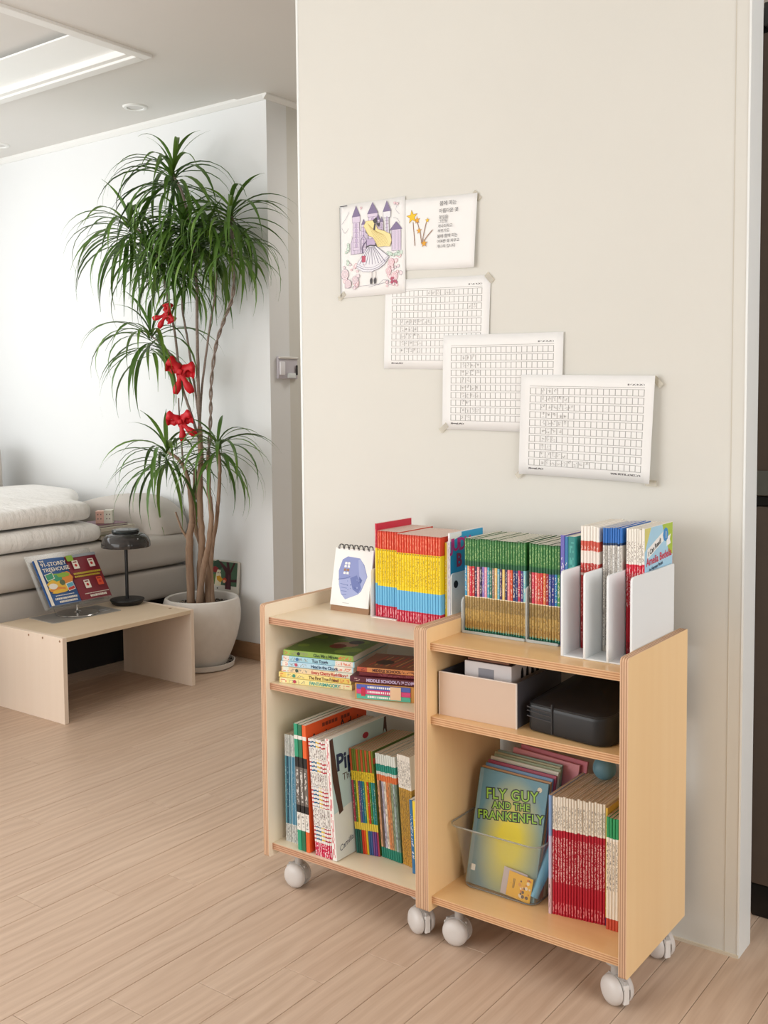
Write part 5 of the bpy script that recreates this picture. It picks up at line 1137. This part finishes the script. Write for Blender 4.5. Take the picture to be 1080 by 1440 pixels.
def leaf_mesh(L, a0, curl, wid, seed):
    """narrow arching leaf in the local XZ plane: a0 start elevation, curl total bend downwards"""
    rnd = random.Random(seed); n = 9; x = z = 0; vs, fs = [], []; roll = rnd.uniform(-.5, .5)
    for i in range(n + 1):
        t = i / n; w_ = wid * max(.06, math.sin(PI * min(1, t * .9 + .12)) ** .8 * (1 if t < .6 else 1 - (t - .6) * 1.9))
        ro = roll * t; vs += [(x, -w_, z + .2*w_*abs(math.cos(ro)) - w_*math.sin(ro)), (x, 0, z - .15*w_), (x, w_, z + .2*w_ + w_*math.sin(ro))]
        e = a0 - curl * t ** 1.15; x += L / n * math.cos(e); z += L / n * math.sin(e)
        if i < n: b = 3*i; fs += [(b, b+1, b+4, b+3), (b+1, b+2, b+5, b+4)]
    me = bpy.data.meshes.new('leaf'); me.from_pydata(vs, [], fs); me.materials.append(M_leaf); me.polygons.foreach_set('use_smooth', [True]*len(fs)); me.update(); return me
LV = {'up': [leaf_mesh(.20 + .02*k, 1.2 - .1*k, .9 + .4*k, .0080, 70 + k) for k in range(5)],
      'mid': [leaf_mesh(.28 + .012*k, .70 - .06*k, 1.75 + .12*k, .0078, 30 + k) for k in range(7)],
      'low': [leaf_mesh(.28 + .012*k, .22 - .09*k, 1.55 + .05*k, .0078, 50 + k) for k in range(8)]}
heads = [((243, 240), .96, 64, -.15, 1.22), ((182, 314), .92, 64, -.35, 1.14), ((268, 328), .96, 62, 0, 1.05), ((326, 298), .98, 60, .2, 1.08), ((306, 345), .98, 46, .1, .9), ((228, 352), .95, 52, -.1, .95), ((212, 470), .93, 50, -.3, 1.1), ((234, 634), .92, 54, -.25, 1.1), ((306, 625), .97, 56, .15, .95), ((262, 385), .93, 40, 0, .8), ((205, 345), .90, 46, 0, .95), ((255, 312), .90, 50, 0, .95), ((290, 330), .92, 46, 0, .9), ((338, 345), .93, 34, 0, .8), ((240, 370), .9, 40, 0, .85)]
leaves = []; rl_ = random.Random(99)
for hi, ((u, v), y, n, tl, s) in enumerate(heads):
    c = W(u, v, y)
    n = int(n * .85)
    for k in range(n):
        t = k / n; kind = 'up' if t < .10 else ('mid' if t < .5 else 'low'); az = k * 2.39996 + rl_.uniform(-.2, .2)
        me = rl_.choice(LV[kind]); drop = .09 * s * t
        off = Vector((rl_.uniform(-.006, .006), rl_.uniform(-.006, .006), -drop * rl_.uniform(.6, 1.1) + .01))
        pos = c + off; az_n = az
        # leaves that would reach through the wall behind turn aside
        ss, ro = s * rl_.uniform(.85, 1.1), rl_.uniform(-.15, .15); ok = False
        for _ in range(14):
            R3 = Matrix.Rotation(az_n, 3, 'Z') @ Matrix.Rotation(ro, 3, 'X') * ss
            ws = [R3 @ v.co + pos + O0 for v in list(me.vertices)[::3]]
            if max(q.y for q in ws) < 1.160 or min(q.x for q in ws if q.y > 1.160) > FC_X + .01: ok = True; break
            az_n = rl_.uniform(-PI, PI)
        if ok: leaves.append((me, pos, az_n, ss, ro, t))
order = sorted(range(len(leaves)), key=lambda i: -leaves[i][1].z if False else rl_.random())
rest_v, rest_f = [], []
for q, i in enumerate(order):
    me, pos, az, s, ro, t = leaves[i]
    mtx = Matrix.Translation(pos) @ Matrix.Rotation(az, 4, 'Z') @ Matrix.Rotation(ro, 4, 'X') @ Matrix.Scale(s, 4)
    if q < 296:
        o = bpy.data.objects.new('leaf', me); link(o, pl); o.matrix_local = mtx
    else:
        b = len(rest_v); rest_v += [mtx @ v.co for v in me.vertices]; rest_f += [[b + j for j in p.vertices] for p in me.polygons]
stuff(mesh('foliage', rest_v, rest_f, M_leaf, pl, smooth=True))

# three red ribbon bows tied to the stems
M_bow = Mat('red_satin', .45, .4); (_, _, _), v_ = M_bow.coord(); M_bow.base(M_bow.mix(M_bow.noise(v_, 60, 2), '#c4101f', '#e0202c')); M_bow = M_bow.m
def ribbon(name, pts, w_, parent, side):
    pts = smooth_path(pts, 4); vs, fs = [], []
    for i, p in enumerate(pts):
        sd = Vector(side).normalized() * w_ * (.75 + .25*math.sin(i*1.3)) / 2; vs += [p + sd, p - sd]
        if i: b = 2*i; fs.append((b-2, b-1, b+1, b))
    o = mesh(name, vs, fs, M_bow, parent, smooth=True); so = o.modifiers.new('t', 'SOLIDIFY'); so.thickness = .0012; return o
for (u, v, y, sc, rr, lab, half) in ((254, 523, .925, 1.28, .25, 'large red ribbon bow, middle of three on the plant stems', 0), (254, 593, .905, 1.12, -.1, 'red ribbon bow lowest on the plant stems', 0), (235, 442, .915, .85, 1.3, 'narrow red ribbon bow highest on the plant stems, seen edge-on', 1)):
    bo = empty('ribbon_bow', P(u, v, 'y', y), (0, rr, .62)); tag(bo, lab, 'bow', 'red bows on the plant'); bo.scale = (sc,) * 3
    ribbon('loop', [(0, -.004, 0), (-.022, -.014, .022), (-.046, -.012, .026), (-.040, -.002, .004), (-.018, .0, .004), (0, -.002, 0)], .036, bo, (.25, .2, 1))
    ribbon('loop', [(0, -.004, 0), (.022, -.014, .022), (.044, -.012, .022), (.040, -.002, .002), (.018, .0, .004), (0, -.002, 0)], .036, bo, (-.25, .2, 1))
    ribbon('tail', [(0, -.004, 0), (.004, -.012, -.03), (.002, -.01, -.072)], .026, bo, (1, .1, .1)); ribbon('tail', [(0, -.004, 0), (.022, -.012, -.024), (.052, -.008, -.056)], .028, bo, (.8, .1, .6))
    bm = bmesh.new(); add_box(bm, (-.008, -.016, -.008), (.008, -.001, .009), .003, 2); bmobj('knot', bm, M_bow, bo, angle=50)
